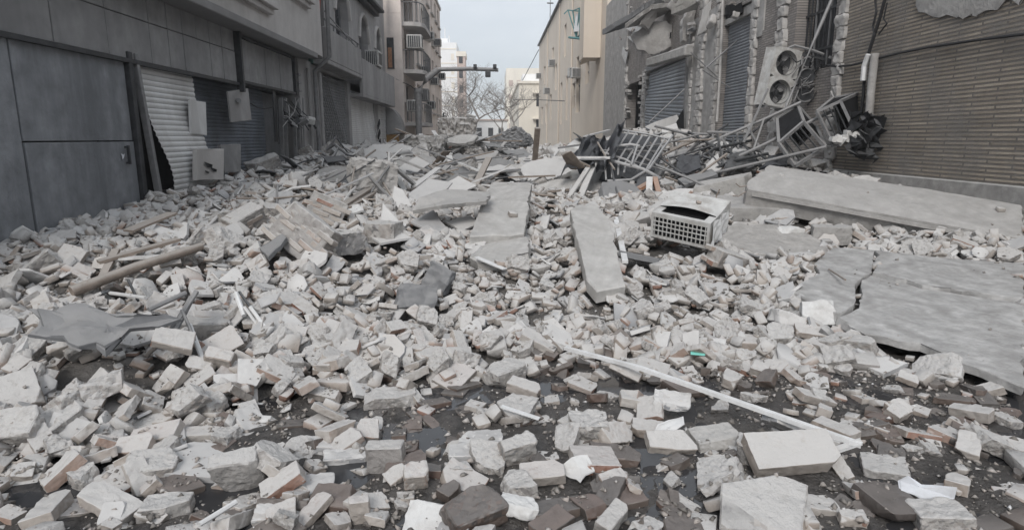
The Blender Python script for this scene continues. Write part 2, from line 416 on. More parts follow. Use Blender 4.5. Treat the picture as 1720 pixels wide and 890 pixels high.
def make_lib(kind, material, n, spec):
    out = []
    for i in range(n):
        rnd = random.Random(hash((kind, i)) if False else i * 131 + len(kind) * 17)
        w, d, t, cuts, depth, amp = spec(rnd)
        bm = cut_block(w, d, t, rnd, cuts, depth)
        cen = sum((v.co for v in bm.verts), Vector()) / len(bm.verts)
        xs = [[v.co[a] for v in bm.verts] for a in range(3)]
        mid = Vector([(max(x) + min(x)) / 2 for x in xs]); ext = [(max(x) - min(x)) / 2 for x in xs]
        for v in bm.verts: v.co -= mid
        lo = low_arrays(bm.copy(), min(w, d, t) * .05)
        roughen(bm, max(.013, max(w, d) * .075), amp, 34, i + 3, min(w, d, t) * .05)
        out.append(dict(me=to_mesh(bm, kind, material, 8 if 'chunk' in kind else 24), lo=lo, ext=ext))
    LIB[kind] = out
def sp_brick(r):
    L = r.choice([.21, .21, .16, .12, .10, .075]) * r.uniform(.92, 1.08); W = r.choice([.10, .10, .105, .20]) * r.uniform(.9, 1.05)
    if L < .11 and W > .15: W = .1
    return L, W, r.uniform(.036, .055), r.choice([1, 2, 3, 3, 4]), .34, .0035
def sp_chunk(r):
    s = r.uniform(.08, .24); return s * r.uniform(.9, 1.5), s * r.uniform(.65, 1.05), s * r.uniform(.24, .48), r.randint(5, 8), .5, .007
def sp_plate(r):
    s = r.uniform(.12, .30); return s * r.uniform(.9, 1.5), s * r.uniform(.6, 1.0), r.uniform(.012, .03), r.randint(2, 4), .45, .0025
make_lib('brick', 'brick_dusty', 26, sp_brick)
make_lib('rubble_chunk', 'chunk_dusty', 26, sp_chunk)
make_lib('broken_plate', 'plate_dusty', 20, sp_plate)
make_lib('wet_brick', 'brick_wet', 16, sp_brick)

# ================================================================== SETTING
def sheet(name, m, x0, x1, y0, y1, z, n=1):
    return MB().quad((x0, y0, z), (x1, y0, z), (x1, y1, z), (x0, y1, z)).build(name, m, None, loc=(0, 0, 0))
tag(sheet('ground', 'asphalt', -200, 200, -60, 400, -.03), 'dark asphalt ground reaching to the end of the street', 'ground', kind='structure')

# ------------------------------------------------------------------ walls with openings
def wallX(b, X, y0, y1, z0, z1, ops, depth, face):
    ys = sorted({y0, y1, *[o[0] for o in ops], *[o[1] for o in ops]}); zs = sorted({z0, z1, *[o[2] for o in ops], *[o[3] + (o[4] if len(o) > 4 else 0) for o in ops]})
    ys = [v for v in ys if y0 <= v <= y1]; zs = [v for v in zs if z0 <= v <= z1]
    def q(*p): b.quad(*(p if face < 0 else p[::-1]))
    for i in range(len(ys) - 1):
        for j in range(len(zs) - 1):
            cy, cz = (ys[i] + ys[i + 1]) / 2, (zs[j] + zs[j + 1]) / 2
            if any(o[0] < cy < o[1] and o[2] < cz < o[3] + (o[4] if len(o) > 4 else 0) for o in ops): continue
            q((X, ys[i], zs[j]), (X, ys[i], zs[j + 1]), (X, ys[i + 1], zs[j + 1]), (X, ys[i + 1], zs[j]))
    Xi = X - face * depth
    for o in ops:
        ya, yb, za, zb = o[:4]
        q((X, ya, za), (Xi, ya, za), (Xi, ya, zb), (X, ya, zb)); q((X, yb, za), (X, yb, zb), (Xi, yb, zb), (Xi, yb, za)); q((X, ya, za), (X, yb, za), (Xi, yb, za), (Xi, ya, za))
        if len(o) == 4: q((X, ya, zb), (Xi, ya, zb), (Xi, yb, zb), (X, yb, zb))
        else:
            n = 14; zt = zb + o[4]
            arc = [(ya + (yb - ya) * k / n, zb + o[4] * math.sqrt(max(0, 1 - (2 * k / n - 1) ** 2)) ** .9) for k in range(n + 1)]
            for (a, za_), (c, zc) in zip(arc, arc[1:]):
                q((X, a, za_), (X, a, zt), (X, c, zt), (X, c, zc)); q((X, a, za_), (Xi, a, za_), (Xi, c, zc), (X, c, zc))
def shutter(parent, name, m, surf, n, seg=8, proud=.018, face=1, barm='steel_dark', label=None):
    """roller shutter: bottom bar as the part, every slat a sub-part following surf(u, v) -> point"""
    b = MB(); b.tube([surf(u / seg, 0.0) + Vector((0, 0, .0)) for u in range(seg + 1)], .025, 6)
    p = b.build(name, barm, parent, label=label)
    prof = [(0.02, 0.0), (.3, .8), (.6, 1.0), (.85, .7), (.98, 0.0)]
    for k in range(n):
        s = MB(); vs, fs = [], []
        for pv, po in prof:
            for u in range(seg + 1):
                vs.append(surf(u / seg, (k + pv) / n) + Vector((face * proud * po, 0, 0)))
        w = seg + 1
        for r in range(len(prof) - 1):
            for u in range(seg): fs.append((r * w + u, r * w + u + 1, (r + 1) * w + u + 1, (r + 1) * w + u))
        s.add(vs, fs); s.build('slat', m, p, smooth=60)
    return p

# ================================================================== LEFT: grey shop building
L1 = root('shop_building', (-5, 10, 0), 'dark grey shop building at the left edge with dented roller shutter and panelled fascia', 'building')
def f(b):
    b.box((-12, 2.5, 0), (-5.62, 17.9, 3.6)); b.box((-5.7, 16.75, 0), (-4.98, 17.9, 3.62))
part('wall', 'grey_render', L1, f)
upper_ops = [(6.4, 9.2, 4.3, 6.4), (10.2, 13.3, 4.3, 6.4), (14.6, 16.1, 4.95, 6.6)]
part('upper_wall', 'upper_render', L1, lambda b: (wallX(b, -4.56, 2.5, 17.6, 3.72, 9.5, upper_ops, .25, 1), b.box((-12, 2.5, 3.75), (-4.85, 17.58, 9.5)),
     b.quad((-4.56, 17.6, 3.72), (-4.56, 17.6, 9.5), (-5.3, 17.6, 9.5), (-5.3, 17.6, 3.72))))
part('overhang_slab', 'soffit', L1, lambda b: b.box((-6, 2.5, 3.6), (-4.52, 17.0, 3.74)), bevel=.015)
for (ya, yb, za, zb) in upper_ops:
    w = part('window', 'glass_dark', L1, lambda b: b.box((-4.84, ya, za), (-4.79, yb, zb)))
    part('frame', 'steel_dust', w, lambda b: [b.box((-4.8, ya, z), (-4.72, yb, z + .06)) for z in (za, (za + zb) / 2, zb - .06)] and [b.box((-4.8, y, za), (-4.73, y + .06, zb)) for y in (ya, (ya + yb) / 2, yb - .06)])
    part('sill', 'upper_render', w, lambda b: (b.box((-4.8, ya - .25, za - .15), (-4.36, yb + .35, za - .03)), b.box((-4.6, ya - .2, za - .26), (-4.45, yb + .3, za - .15))), bevel=.012)
# metal sheets left of the shutter, each its own piece
for ya, yb, z0, z1 in ((2.5, 4.7, -.1, 2.64), (4.73, 6.9, -.1, 2.64), (6.93, 8.98, -.1, 1.55), (6.93, 8.98, 1.565, 2.64)):
    part('cladding_sheet', 'shop_panel', L1, lambda b: b.box((-5.06, ya, z0), (-5.0 + random.uniform(-.006, .012), yb, z1)), bevel=.006)
part('torn_notice', 'paper', L1, lambda b: b.add([onX(x, y, -4.978) for x, y in ((203, 258), (208, 260), (210, 257), (208, 266), (205, 268), (205, 263))], [(0, 1, 2, 3, 4, 5)]))
part('door_handle', 'steel_dark', L1, lambda b: (b.bar((-4.95, 8.75, 1.25), (-4.95, 8.75, 1.5), .03), b.bar((-5.0, 8.75, 1.27), (-4.95, 8.75, 1.27), .025), b.bar((-5.0, 8.75, 1.48), (-4.95, 8.75, 1.48), .025)))
part('jamb', 'steel_dark', L1, lambda b: (b.box((-5.2, 9.0, 0), (-4.94, 9.1, 2.75)), b.box((-5.1, 9.1, 0), (-5.0, 9.16, 2.75))), bevel=.008)
part('jamb', 'steel_dust', L1, lambda b: b.bar((-4.86, 9.33, 0), (-4.99, 9.22, 2.75), .07, .09), bevel=.008)
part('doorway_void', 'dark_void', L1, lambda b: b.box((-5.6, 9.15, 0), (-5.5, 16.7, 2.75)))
def bulge(u, v):                                        # v: 0 bottom - 1 top; bulges towards the street, kicked in at the foot
    z = .35 + v * 2.4
    out = .30 * math.exp(-((v - .28) / .30) ** 2) * (1 - .35 * u) - (.20 * max(0, .17 - v) / .17)
    out += .02 * math.sin(u * 7 + v * 9) * (1 - v)
    return Vector((-5.06 + out, 9.42 + u * 1.62 + .04 * (1 - v), z))
shutter(L1, 'roller_shutter', 'shutter_pale', bulge, 30, label='dented pale roller shutter bulging out of its frame')
shutter(L1, 'roller_shutter', 'shutter_blue', lambda u, v: Vector((-5.3 + .03 * math.sin(u * 5 + v * 4), 11.12 + u * 3.75, .2 + v * 2.5)), 36, proud=.01, label='flat blue-grey shutter set back in the shopfront')
# fascia panels
joints = [2.5, 3.5, 4.5, 5.52, 6.55, 7.58, 8.62, 9.67, 10.2, 10.67, 11.15, 11.65, 12.15, 12.72]
for a, c in zip(joints, joints[1:]):
    dx = random.uniform(-.004, .012)
    part('fascia_panel', 'fascia_panel', L1, lambda b: b.box((-5.1, a + .008, 2.66), (-4.97 + dx, c - .008, 3.22)), bevel=.006)
    part('fascia_panel', 'fascia_panel', L1, lambda b: b.box((-5.1, a + .008, 3.232), (-4.97 + dx * .5, c - .008, 3.6)), bevel=.006)
part('fascia_backing', 'steel_dark', L1, lambda b: (b.box((-5.5, 2.5, 2.64), (-5.05, 16.4, 3.598)), b.box((-5.05, 2.5, 2.60), (-4.93, 12.75, 2.655))))
j2 = [12.98, 13.45, 13.92, 14.4, 14.88, 15.36, 15.84, 16.3]
for a, c in zip(j2, j2[1:]):
    part('fascia_panel', 'fascia_panel', L1, lambda b: b.box((-5.1, a + .006, 2.72), (-4.99 + random.uniform(-.003, .008), c - .006, 3.52)), bevel=.006)
part('fascia_frame', 'steel_dark', L1, lambda b: (b.box((-5.02, 12.95, 3.52), (-4.93, 16.36, 3.57)), b.box((-5.02, 12.95, 2.66), (-4.93, 16.36, 2.715)), b.box((-5.02, 16.3, 2.66), (-4.92, 16.37, 3.57))))
part('steel_post', 'steel_dark', L1, lambda b: (b.box((-5.0, 12.76, 2.48), (-4.86, 12.84, 3.62)), b.box((-4.99, 12.84, 2.48), (-4.95, 12.95, 3.62))), bevel=.006)
# plates and meter boxes on the front
def plate(corners, t, m, name, label, studs=()):
    o = rough_slab(name, m, corners, t, L1, jag=.006, step=.05, bumpy=.004, seed=len(name), down=(-1, -.15, 0), label=label)
    return o
def facepx(pts, X): return [onX(px, py, X) for px, py in pts]
plate(facepx([(319, 167), (346, 172), (348, 228), (321, 225)], -4.93), .03, 'shutter_pale', 'pinned_plate', 'flat grey plate pinned on the bent shutter')
pb = plate(facepx([(383, 154), (417, 149), (423, 202), (389, 206)], -4.95), .035, 'grey_render', 'junction_box', 'grey junction box hanging crooked under the fascia')
part('knob', 'steel_dust', pb, lambda b: b.tube([onX(401, 169, -4.95), onX(401, 169, -4.88)], .045, 10))
part('dangling_wire', 'cable', pb, lambda b: b.tube([onX(421, 174, -4.93), onX(432, 181, -4.92), onX(445, 183, -4.92), onX(458, 180, -4.95)], .012, 5))
pm = plate(facepx([(331, 250), (377, 250), (376, 302), (331, 303)], -4.66), .07, 'upper_render', 'meter_box', 'square pale meter box with a punched-in front')
part('dent', 'steel_dark', pm, lambda b: [b.add([onX(350 + dx + 9 * math.cos(a) * s, 277 + dy + 7 * math.sin(a * 1.3) * s, -4.640) for a in np.linspace(0, 5.8, 8)], [tuple(range(8))]) for dx, dy, s in ((0, 0, .8), (9, 8, .6), (-2, 12, .4))])
plate(facepx([(371, 243), (405, 242), (405, 288), (378, 291)], -4.80), .06, 'fascia_panel', 'meter_box', 'darker meter box behind the punched-in one')
# torn end of the shopfront: door frame, hanging sheets, conduits
part('torn_sheet', 'steel_dark', L1, lambda b: (b.obox(onX(462, 197, -4.95), (.03, .16, 1.1), (R(-4), 0, 0)), b.obox(onX(468, 205, -4.9), (.02, .05, 1.0), (R(-8), 0, 0))))
part('door_frame', 'steel_dust', L1, lambda b: [b.bar(onX(x, 165, -5.0), onX(x + 4, 300, -5.0), .07) for x in (472, 479, 494, 500, 507)])
part('inner_door', 'concrete_dark', L1, lambda b: b.box((-5.38, 14.95, .3), (-5.3, 16.6, 2.62)))
for i in range(16):
    p0 = onX(random.uniform(472, 508), random.uniform(165, 190), random.uniform(-5, -4.8)); p1 = onX(random.uniform(472, 530), random.uniform(192, 225), random.uniform(-4.8, -4.55))
    part('loose_conduit', random.choice(['steel_dark', 'cable', 'steel_dust']), L1, lambda b: b.tube([p0, (p0 + p1) / 2 + Vector((.05, random.uniform(-.2, .2), random.uniform(-.15, .05))), p1], random.uniform(.008, .02), 5))
for i in range(9):
    c = onX(random.uniform(476, 530), random.uniform(196, 212), random.uniform(-4.85, -4.55))
    part('torn_metal', random.choice(['steel_dark', 'steel_dust']), L1, lambda b: b.obox(c, (random.uniform(.02, .2), random.uniform(.05, .3), random.uniform(.01, .12)), (random.uniform(-1, 1), random.uniform(-1, 1), random.uniform(-1, 1))))
part('junction_box', 'ac_body', L1, lambda b: b.obox(onX(523, 203, -4.6), (.18, .2, .16), (.3, .2, .3)), bevel=.02)
for px, r in ((527, .045), (538, .06), (546, .05)):
    part('downpipe', 'grey_render' if r < .06 else 'steel_dust', L1, lambda b: b.tube([Vector((-4.9, (-4.9) / ((px - 830) / 1071), z)) for z in (.2, 2, 3.4)] + ([Vector((-4.45, (-4.9) / ((px - 830) / 1071) - .1, 3.75)), Vector((-4.42, (-4.9) / ((px - 830) / 1071) - .1, 7))] if r == .06 else []), r, 8), smooth=60)
for i, z in enumerate((2.75, 2.95, 3.15)):
    part('bracket', 'steel_dust', L1, lambda b: b.box((-4.99, 16.5, z), (-4.9, 16.7, z + .04)))

# ================================================================== LEFT: arched balcony building
L2 = root('arched_building', (-5, 24, 0), 'grey building with arched upper windows and solid balcony parapets over closed shops', 'building')
ops2 = [(18.5, 19.9, 4.0, 5.9, .75), (21.3, 23.2, 4.2, 5.6, 1.0), (24.9, 26.6, 4.2, 5.3, .85), (28.0, 29.4, 4.2, 5.3, .85)]
def f(b):
    wallX(b, -5.05, 17.9, 30.6, 3.5, 8.6, ops2, .35, 1); b.box((-12, 17.92, 0), (-5.45, 30.6, 8.6)); b.box((-5.5, 17.92, 0), (-5.0, 18.9, 3.5)); b.box((-5.5, 22.4, 0), (-5.02, 22.8, 3.5))
    b.box((-5.5, 27.1, 0), (-5.02, 27.9, 3.5))
part('wall', 'grey_render', L2, f)
for o in ops2:
    w = part('arched_window', 'glass_dark', L2, lambda b: b.box((-5.44, o[0], o[2]), (-5.36, o[1], o[3] + o[4])))
    part('frame', 'steel_dust', w, lambda b: [b.box((-5.36, y, o[2]), (-5.3, y + .06, o[3] + o[4] * .9)) for y in (o[0] + .05, (o[0] + o[1]) / 2, o[1] - .1)])
    n = 12
    arc = [(o[0] - .1 + (o[1] - o[0] + .2) * k / n, o[3] + (o[4] + .1) * math.sqrt(max(0, 1 - (2 * k / n - 1) ** 2))) for k in range(n + 1)]
    part('arch_moulding', 'upper_render', w, lambda b: b.tube([(-5.04, y, z) for y, z in arc], .09, 6), smooth=60)
part('red_curtain', 'red_cloth', L2, lambda b: b.tube([(-5.0, 18.75, 6.1), (-4.98, 18.8, 5.4), (-5.0, 18.7, 4.9)], .14, 6))
part('cornice', 'steel_dark', L2, lambda b: (b.box((-5.1, 22.5, 6.78), (-4.62, 28.3, 6.9)), b.box((-5.1, 22.5, 6.62), (-4.82, 28.2, 6.78))), bevel=.02)
part('parapet', 'grey_render', L2, lambda b: (b.box((-4.68, 18.1, 3.72), (-4.55, 22.7, 4.58)), b.box((-5.1, 18.1, 3.6), (-4.55, 22.7, 3.72)), b.box((-5.05, 18.1, 3.72), (-4.68, 18.22, 4.58))), bevel=.02)
part('parapet', 'grey_render', L2, lambda b: (b.box((-4.68, 22.75, 3.1), (-4.55, 29.9, 4.32)), b.box((-5.1, 22.75, 3.0), (-4.55, 29.9, 3.12)), b.box((-5.05, 29.78, 3.12), (-4.68, 29.9, 4.32))), bevel=.02)
part('railing', 'steel_dust', L2, lambda b: (b.tube([(-4.62, 18.2, 4.78), (-4.6, 22.6, 4.74)], .03, 6), b.tube([(-4.62, 18.3, 5.0), (-4.55, 21.9, 4.55)], .02, 6), [b.tube([(-4.62, y, 4.55), (-4.62, y, 4.78)], .02, 5) for y in np.linspace(18.4, 22.4, 6)]))
part('backing_panel', 'green_panel', L2, lambda b: b.box((-5.04, 17.95, 3.6), (-4.95, 18.85, 4.35)))
shutter(L2, 'lattice_shutter', 'concrete_dark', lambda u, v: Vector((-5.12, 18.95 + u * 3.4, .5 + v * 2.95)), 34, seg=2, proud=.02, label='dark lattice shutter of the near shop')
part('lattice_bar', 'steel_dust', L2, lambda b: [b.bar((-5.08, 18.95 + k * .25, .6), (-5.08, min(22.35, 18.95 + k * .25 + 2.4), .6 + min(2.4, 22.35 - 18.95 - k * .25)), .018) for k in range(0, 13)] and [b.bar((-5.075, 22.35 - k * .25, .9), (-5.075, max(18.95, 22.35 - k * .25 - 2.4), .9 + min(2.4, 22.35 - 18.95 - k * .25)), .018) for k in range(0, 13)])
shutter(L2, 'roller_shutter', 'shutter_pale', lambda u, v: Vector((-5.06 + .22 * math.exp(-((v - .3) / .3) ** 2) * u, 22.85 + u * 4.2, .5 + v * 2.75)), 40, seg=6, proud=.012, label='tall white shutter bellying outwards at its far side')
for k, z in enumerate((1.35, 1.75, 2.15)):
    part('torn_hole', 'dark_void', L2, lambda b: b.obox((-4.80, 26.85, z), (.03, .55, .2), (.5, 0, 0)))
shutter(L2, 'roller_shutter', 'shutter_pale', lambda u, v: Vector((-5.03, 28.0 + u * 2.3, .5 + v * 2.5)), 24, seg=2, proud=.012, label='narrow white shutter at the far end of the shops')
def ac_unit(parent, name, c, w, d, h, m='ac_body', face='Y', bars=7):
    """window air conditioner seen from the street: casing, grille bars, dark inside"""
    x, y, z = c
    p = part(name, m, parent, lambda b: (b.box((x - w / 2, y - d / 2 + .02, z), (x + w / 2, y + d / 2, z + h))), bevel=.02)
    part('grille', 'steel_dark', p, lambda b: (b.box((x - w / 2 + .05, y - d / 2 - .004, z + .06), (x + w / 2 - .05, y - d / 2 + .03, z + h - .06)), b.box((x + w / 2 - .02, y - d / 2 + .08, z + .08), (x + w / 2 + .006, y + d / 2 - .08, z + h - .08))))
    for k in range(bars):
        xx = x - w / 2 + .06 + (w - .12) * k / (bars - 1)
        part('bar', m, p, lambda b: b.box((xx - .012, y - d / 2 - .02, z + .04), (xx + .012, y - d / 2 - .004, z + h - .04)))
    return p
ac_unit(L2, 'air_conditioner', (-4.75, 26.0, 4.35), .55, .8, .6)
part('awning', 'grey_render', L2, lambda b: b.add([(-5.0 + .75 * math.sin(a), y, 1.75 + 1.25 * math.cos(a)) for y in (29.95, 31.0) for a in np.linspace(0, 1.5, 8)] + [(-5.0, y, 1.75) for y in (29.95, 31.0)],
     [(i, i + 1, i + 9, i + 8) for i in range(7)] + [(16, 7, 6, 5, 4, 3, 2, 1, 0), (17, 8, 9, 10, 11, 12, 13, 14, 15), (16, 17, 15, 7)]), smooth=40)
part('shop_door', 'ochre_panel', L2, lambda b: b.box((-5.3, 29.95, 0), (-4.45, 30.05, 1.75)))

# ================================================================== LEFT: apartment block
L3 = root('apartment_building', (-4.3, 40, 0), 'pinkish stone apartment block with stacked balconies and window air conditioners', 'building')
ops3 = []
for z in (2.6, 4.95, 7.2, 9.3):
    for y in (36.6, 39.6, 42.6, 45.6, 48.6, 51): ops3.append((y, y + 1.3, z + .75, z + 2.0))
for z in (2.3, 4.75, 6.9, 9.1): ops3.append((31.9, 35.4, z + .15, z + 2.0))
def f(b):
    wallX(b, -4.3, 31, 53.5, 0, 11.6, ops3, .4, 1); b.box((-14, 31.0, 0), (-4.75, 53.5, 11.6))
    b.quad((-4.3, 31, 0), (-4.3, 31, 11.6), (-4.76, 31, 11.6), (-4.76, 31, 0)); b.quad((-4.3, 53.5, 11.6), (-4.3, 31, 11.6), (-4.8, 31, 11.6), (-4.8, 53.5, 11.6))
part('wall', 'pink_stone', L3, f)
for z in np.arange(1.0, 11.5, 1.05):
    part('stone_course', 'pink_stone', L3, lambda b: b.box((-9, 30.985, z), (-4.31, 31.02, z + 1.035)))
w = part('side_window', 'steel_dark', L3, lambda b: b.box((-5.0, 30.94, 4.8), (-4.68, 31.0, 6.2)))
part('pane', 'wood_orange', w, lambda b: b.box((-4.96, 30.92, 4.85), (-4.78, 30.95, 5.75)))
for o in ops3:
    w = part('window', 'glass_dark', L3, lambda b: b.box((-4.76, o[0], o[2]), (-4.68, o[1], o[3])))
    if o[0] > 36:
        part('sill', 'upper_render', w, lambda b: b.box((-4.7, o[0] - .1, o[2] - .12), (-4.15, o[1] + .1, o[2] - .02)))
        part('frame', 'paint_white', w, lambda b: (b.box((-4.68, o[0], o[2]), (-4.62, o[0] + .07, o[3])), b.box((-4.68, (o[0] + o[1]) / 2 - .04, o[2]), (-4.62, (o[0] + o[1]) / 2 + .04, o[3]))))
for z in (2.3, 4.75, 6.9, 9.1):
    def slab(b):
        pts = [(-4.4, 31.25), (-3.75, 31.25), (-3.42, 31.5), (-3.3, 32.0), (-3.3, 34.8), (-3.42, 35.3), (-3.75, 35.6), (-4.4, 35.6)]
        n = len(pts); b.add([(x, y, z - .12) for x, y in pts] + [(x, y, z + .06) for x, y in pts], [tuple(range(n))[::-1], tuple(range(n, 2 * n))] + [(i, (i + 1) % n, n + (i + 1) % n, n + i) for i in range(n)])
    bal = part('balcony', 'upper_render', L3, slab)
    line = [(-4.3, 31.3), (-3.78, 31.3), (-3.47, 31.55), (-3.36, 32.0), (-3.36, 34.8), (-3.47, 35.25), (-3.78, 35.55)]
    part('rail', 'steel_dust', bal, lambda b: (b.tube([(x, y, z + .95) for x, y in line], .03, 6), [b.tube([(x, y, z + .05), (x, y, z + .95)], .018, 4) for x, y in
         [(-4.2, 31.3), (-4.0, 31.3), (-3.8, 31.3), (-3.62, 31.42), (-3.47, 31.55), (-3.4, 31.8)] + [(-3.36, 32 + .4 * k) for k in range(8)]]))
ac_unit(L3, 'air_conditioner', (-3.95, 31.35, 8.05), .7, .6, .65)
ac_unit(L3, 'air_conditioner', (-3.75, 31.4, 5.75), .72, .6, .62)
ac_unit(L3, 'air_conditioner', (-3.6, 32.5, 3.4), .7, .6, .6, m='steel_dust')
ac_unit(L3, 'air_conditioner', (-3.9, 31.5, 2.85), .6, .6, .55)
for y, z in ((38.2, 5.2), (41.5, 7.6), (44, 5.1), (47, 8.0), (50.3, 6.0), (41.3, 3.4)): ac_unit(L3, 'air_conditioner', (-4.0, y, z), .55, .6, .5, bars=4)
part('parapet_cap', 'upper_render', L3, lambda b: (b.box((-4.8, 38, 11.6), (-4.2, 53.5, 11.8))))
part('roof_wall', 'pink_stone', L3, lambda b: b.box((-9, 31.2, 11.6), (-4.5, 44, 13.5)))

# ================================================================== RIGHT: long beige building
RB = root('beige_building', (7, 70, 0), 'long plain beige building with small windows on the right of the street', 'building')
opsB = [(72, 73.2, 6.9, 9.7), (66, 67, 3.0, 7.2), (61, 62, 3.3, 7.4), (55.5, 56.8, 4.2, 6.3), (52.3, 54.0, 3.7, 8.2), (47.5, 48.8, 5.6, 7.4), (78, 79.5, 3.8, 6.8), (85, 86.5, 3.6, 6.0), (92, 93.5, 3.6, 6.0), (63, 64.2, 9.4, 12.4), (52.0, 53.0, 11.2, 13.6), (76, 77.2, 10.3, 12.0), (88, 89.5, 8.8, 11.2), (48, 49, 11, 13)]
opsB = [(a_, a_ + (b_ - a_) * 1.5, c_, d_) for a_, b_, c_, d_ in opsB]
part('wall', 'beige_render', RB, lambda b: (wallX(b, 7, 40.6, 100, 0, 15.3, opsB, .3, -1), b.box((7.35, 40.6, 0), (24, 100, 15.3)), b.quad((7, 40.6, 0), (7.36, 40.6, 0), (7.36, 40.6, 15.3), (7, 40.6, 15.3))))
part('shaft_bay', 'beige_render', RB, lambda b: (b.box((5.86, 42.6, 6.75), (6.99, 44.6, 15.6)), b.quad((5.86, 42.6, 6.75), (6.99, 42.6, 6.9), (6.99, 44.6, 6.9), (5.86, 44.6, 6.45))))
part('roof_edge', 'steel_dark', RB, lambda b: b.box((6.72, 40.5, 15.3), (24, 100.2, 15.5)))
for o in opsB:
    w = part('window', 'glass_dark', RB, lambda b: b.box((7.27, o[0], o[2]), (7.34, o[1], o[3])))
    part('frame', 'steel_dust', w, lambda b: (b.box((7.2, o[0], (o[2] + o[3]) / 2 - .05), (7.27, o[1], (o[2] + o[3]) / 2 + .05)), b.box((7.2, (o[0] + o[1]) / 2 - .05, o[2]), (7.265, (o[0] + o[1]) / 2 + .05, o[3]))))
for y in (69, 57.8, 84): part('downpipe', 'beige_render', RB, lambda b: b.tube([(6.93, y, .5), (6.93, y, 15.3)], .06, 7), smooth=60)
for y, z in ((74.5, 9.6), (52.5, 6.35), (54.6, 6.6), (81, 7.0), (96, 10.2)): ac_unit(RB, 'air_conditioner', (6.65, y, z), .75, 1.0, .75)
part('hanging_frame', 'teal', RB, lambda b: (b.tube([(6.95, 52.3, 11.4), (5.9, 52.3, 11.5), (5.6, 52.3, 11.2)], .05, 5), b.tube([(5.9, 52.3, 11.5), (6.5, 51.2, 9.2)], .05, 5), b.tube([(6.5, 51.2, 9.2), (6.6, 50, 9.3), (6.5, 50.0, 11.2), (6.2, 51.6, 11.3), (6.5, 51.2, 9.2)], .07, 5), b.tube([(6.5, 50, 11.2), (6.5, 51.2, 9.3)], .05, 5), b.tube([(6.0, 52, 9.4), (6.7, 50, 9.0)], .09, 5)))
part('hanging_sheet', 'paint_white', RB, lambda b: b.obox((6.5, 50.8, 10.3), (.05, 1.0, 1.3), (.1, .1, .3)))
part('roof_aerial', 'steel_dust', RB, lambda b: (b.tube([(7.4, 86, 15.4), (7.4, 86, 20.0)], .05, 5), b.tube([(6.6, 86, 19.6), (8.2, 86, 19.9)], .1, 5), b.tube([(7.0, 85.5, 18.6), (7.8, 86.5, 18.8)], .1, 5)))

# ================================================================== far end of the street
FC = root('cream_building', (6, 130, 0), 'cream three storey building at the far end of the street', 'building')
opsC = [(118 + 9 * k, 121 + 9 * k, z, z + 2.2) for k in range(4) for z in (2.2, 5.6)]
part('wall', 'cream', FC, lambda b: (wallX(b, 4.15, 106, 165, 0, 10.6, opsC, .5, -1), b.box((4.7, 106, 0), (22, 165, 10.6)), b.quad((4.15, 106, 0), (4.71, 106, 0), (4.71, 106, 10.6), (4.15, 106, 10.6))))
for o in opsC: part('window', 'glass_dark', FC, lambda b: b.box((4.6, o[0], o[2]), (4.68, o[1], o[3])))
for x, z in ((7.0, 6.7), (7.0, 2.6), (9.6, 6.7)):
    w = part('window', 'glass_dark', FC, lambda b: b.box((x, 105.94, z), (x + 1.0, 106.1, z + 2.0))); part('hood', 'cream', w, lambda b: b.box((x - .6, 105.2, z + 2.0), (x + 1.2, 106, z + 2.2)))
part('cornice', 'cream', FC, lambda b: (b.box((3.9, 105.7, 10.3), (22, 165, 10.7)), b.box((4.0, 105.8, 6.3), (5, 165, 6.55))))
part('roof_box', 'white_far', FC, lambda b: b.box((5, 112, 10.7), (8, 118, 12.4)))
FP = root('pale_block', (10, 190, 0), 'pale tall block rising behind the cream building', 'building')
part('wall', 'cream', FP, lambda b: b.box((3.6, 185, 0), (26, 215, 21)))
for k in range(6):
    for z in (4, 8, 12, 16): part('window', 'brown_far', FP, lambda b: b.box((4.4 + k * 2.2, 184.9, z), (5.5 + k * 2.2, 185.02, z + 1.7)))
FW = root('white_tower', (-10, 150, 0), 'tall white tower with plain side at the far end of the street', 'building')
part('wall', 'white_far', FW, lambda b: b.box((-14, 148, 0), (-8.3, 162, 22.6)))
part('roof_box', 'white_far', FW, lambda b: (b.box((-12, 150, 22.6), (-10.4, 154, 23.8)), b.tube([(-11, 150, 23.8), (-11, 150, 26)], .12, 5), b.box((-10.1, 149, 22.6), (-9.9, 149.4, 24.3))))
for z in np.arange(2.5, 22, 3.1): part('floor_band', 'cream', FW, lambda b: b.box((-14, 147.93, z), (-8.3, 148.02, z + .25)))
for z in np.arange(3.3, 20, 3.1):
    part('window', 'cream', FW, lambda b: b.box((-9.6, 147.93, z), (-8.9, 148.02, z + 1.4)))
FB = root('brown_tower', (-7, 140, 0), 'slim pinkish brown tower beside the white tower', 'building')
part('wall', 'brown_far', FB, lambda b: b.box((-7.7, 138, 0), (-6.0, 144, 19)))
part('cap', 'cream', FB, lambda b: b.box((-7.9, 137.8, 18.4), (-5.8, 144, 19.4)))
for z in np.arange(2, 18, 3): part('window', 'glass_dark', FB, lambda b: b.box((-7.3, 137.93, z), (-6.5, 138.02, z + 1.6)))
FL = root('low_house', (-3, 170, 0), 'low white house closing the end of the street', 'building')
part('wall', 'white_far', FL, lambda b: b.box((-6, 168, 0), (3.5, 178, 6)))
part('roof', 'brown_far', FL, lambda b: b.box((-6.3, 167.6, 6), (3.8, 178.4, 6.4)))
for x in (-4.5, -1.5, 1.2): part('window', 'glass_dark', FL, lambda b: b.box((x, 167.93, 2), (x + 1.3, 168.02, 4.2)))

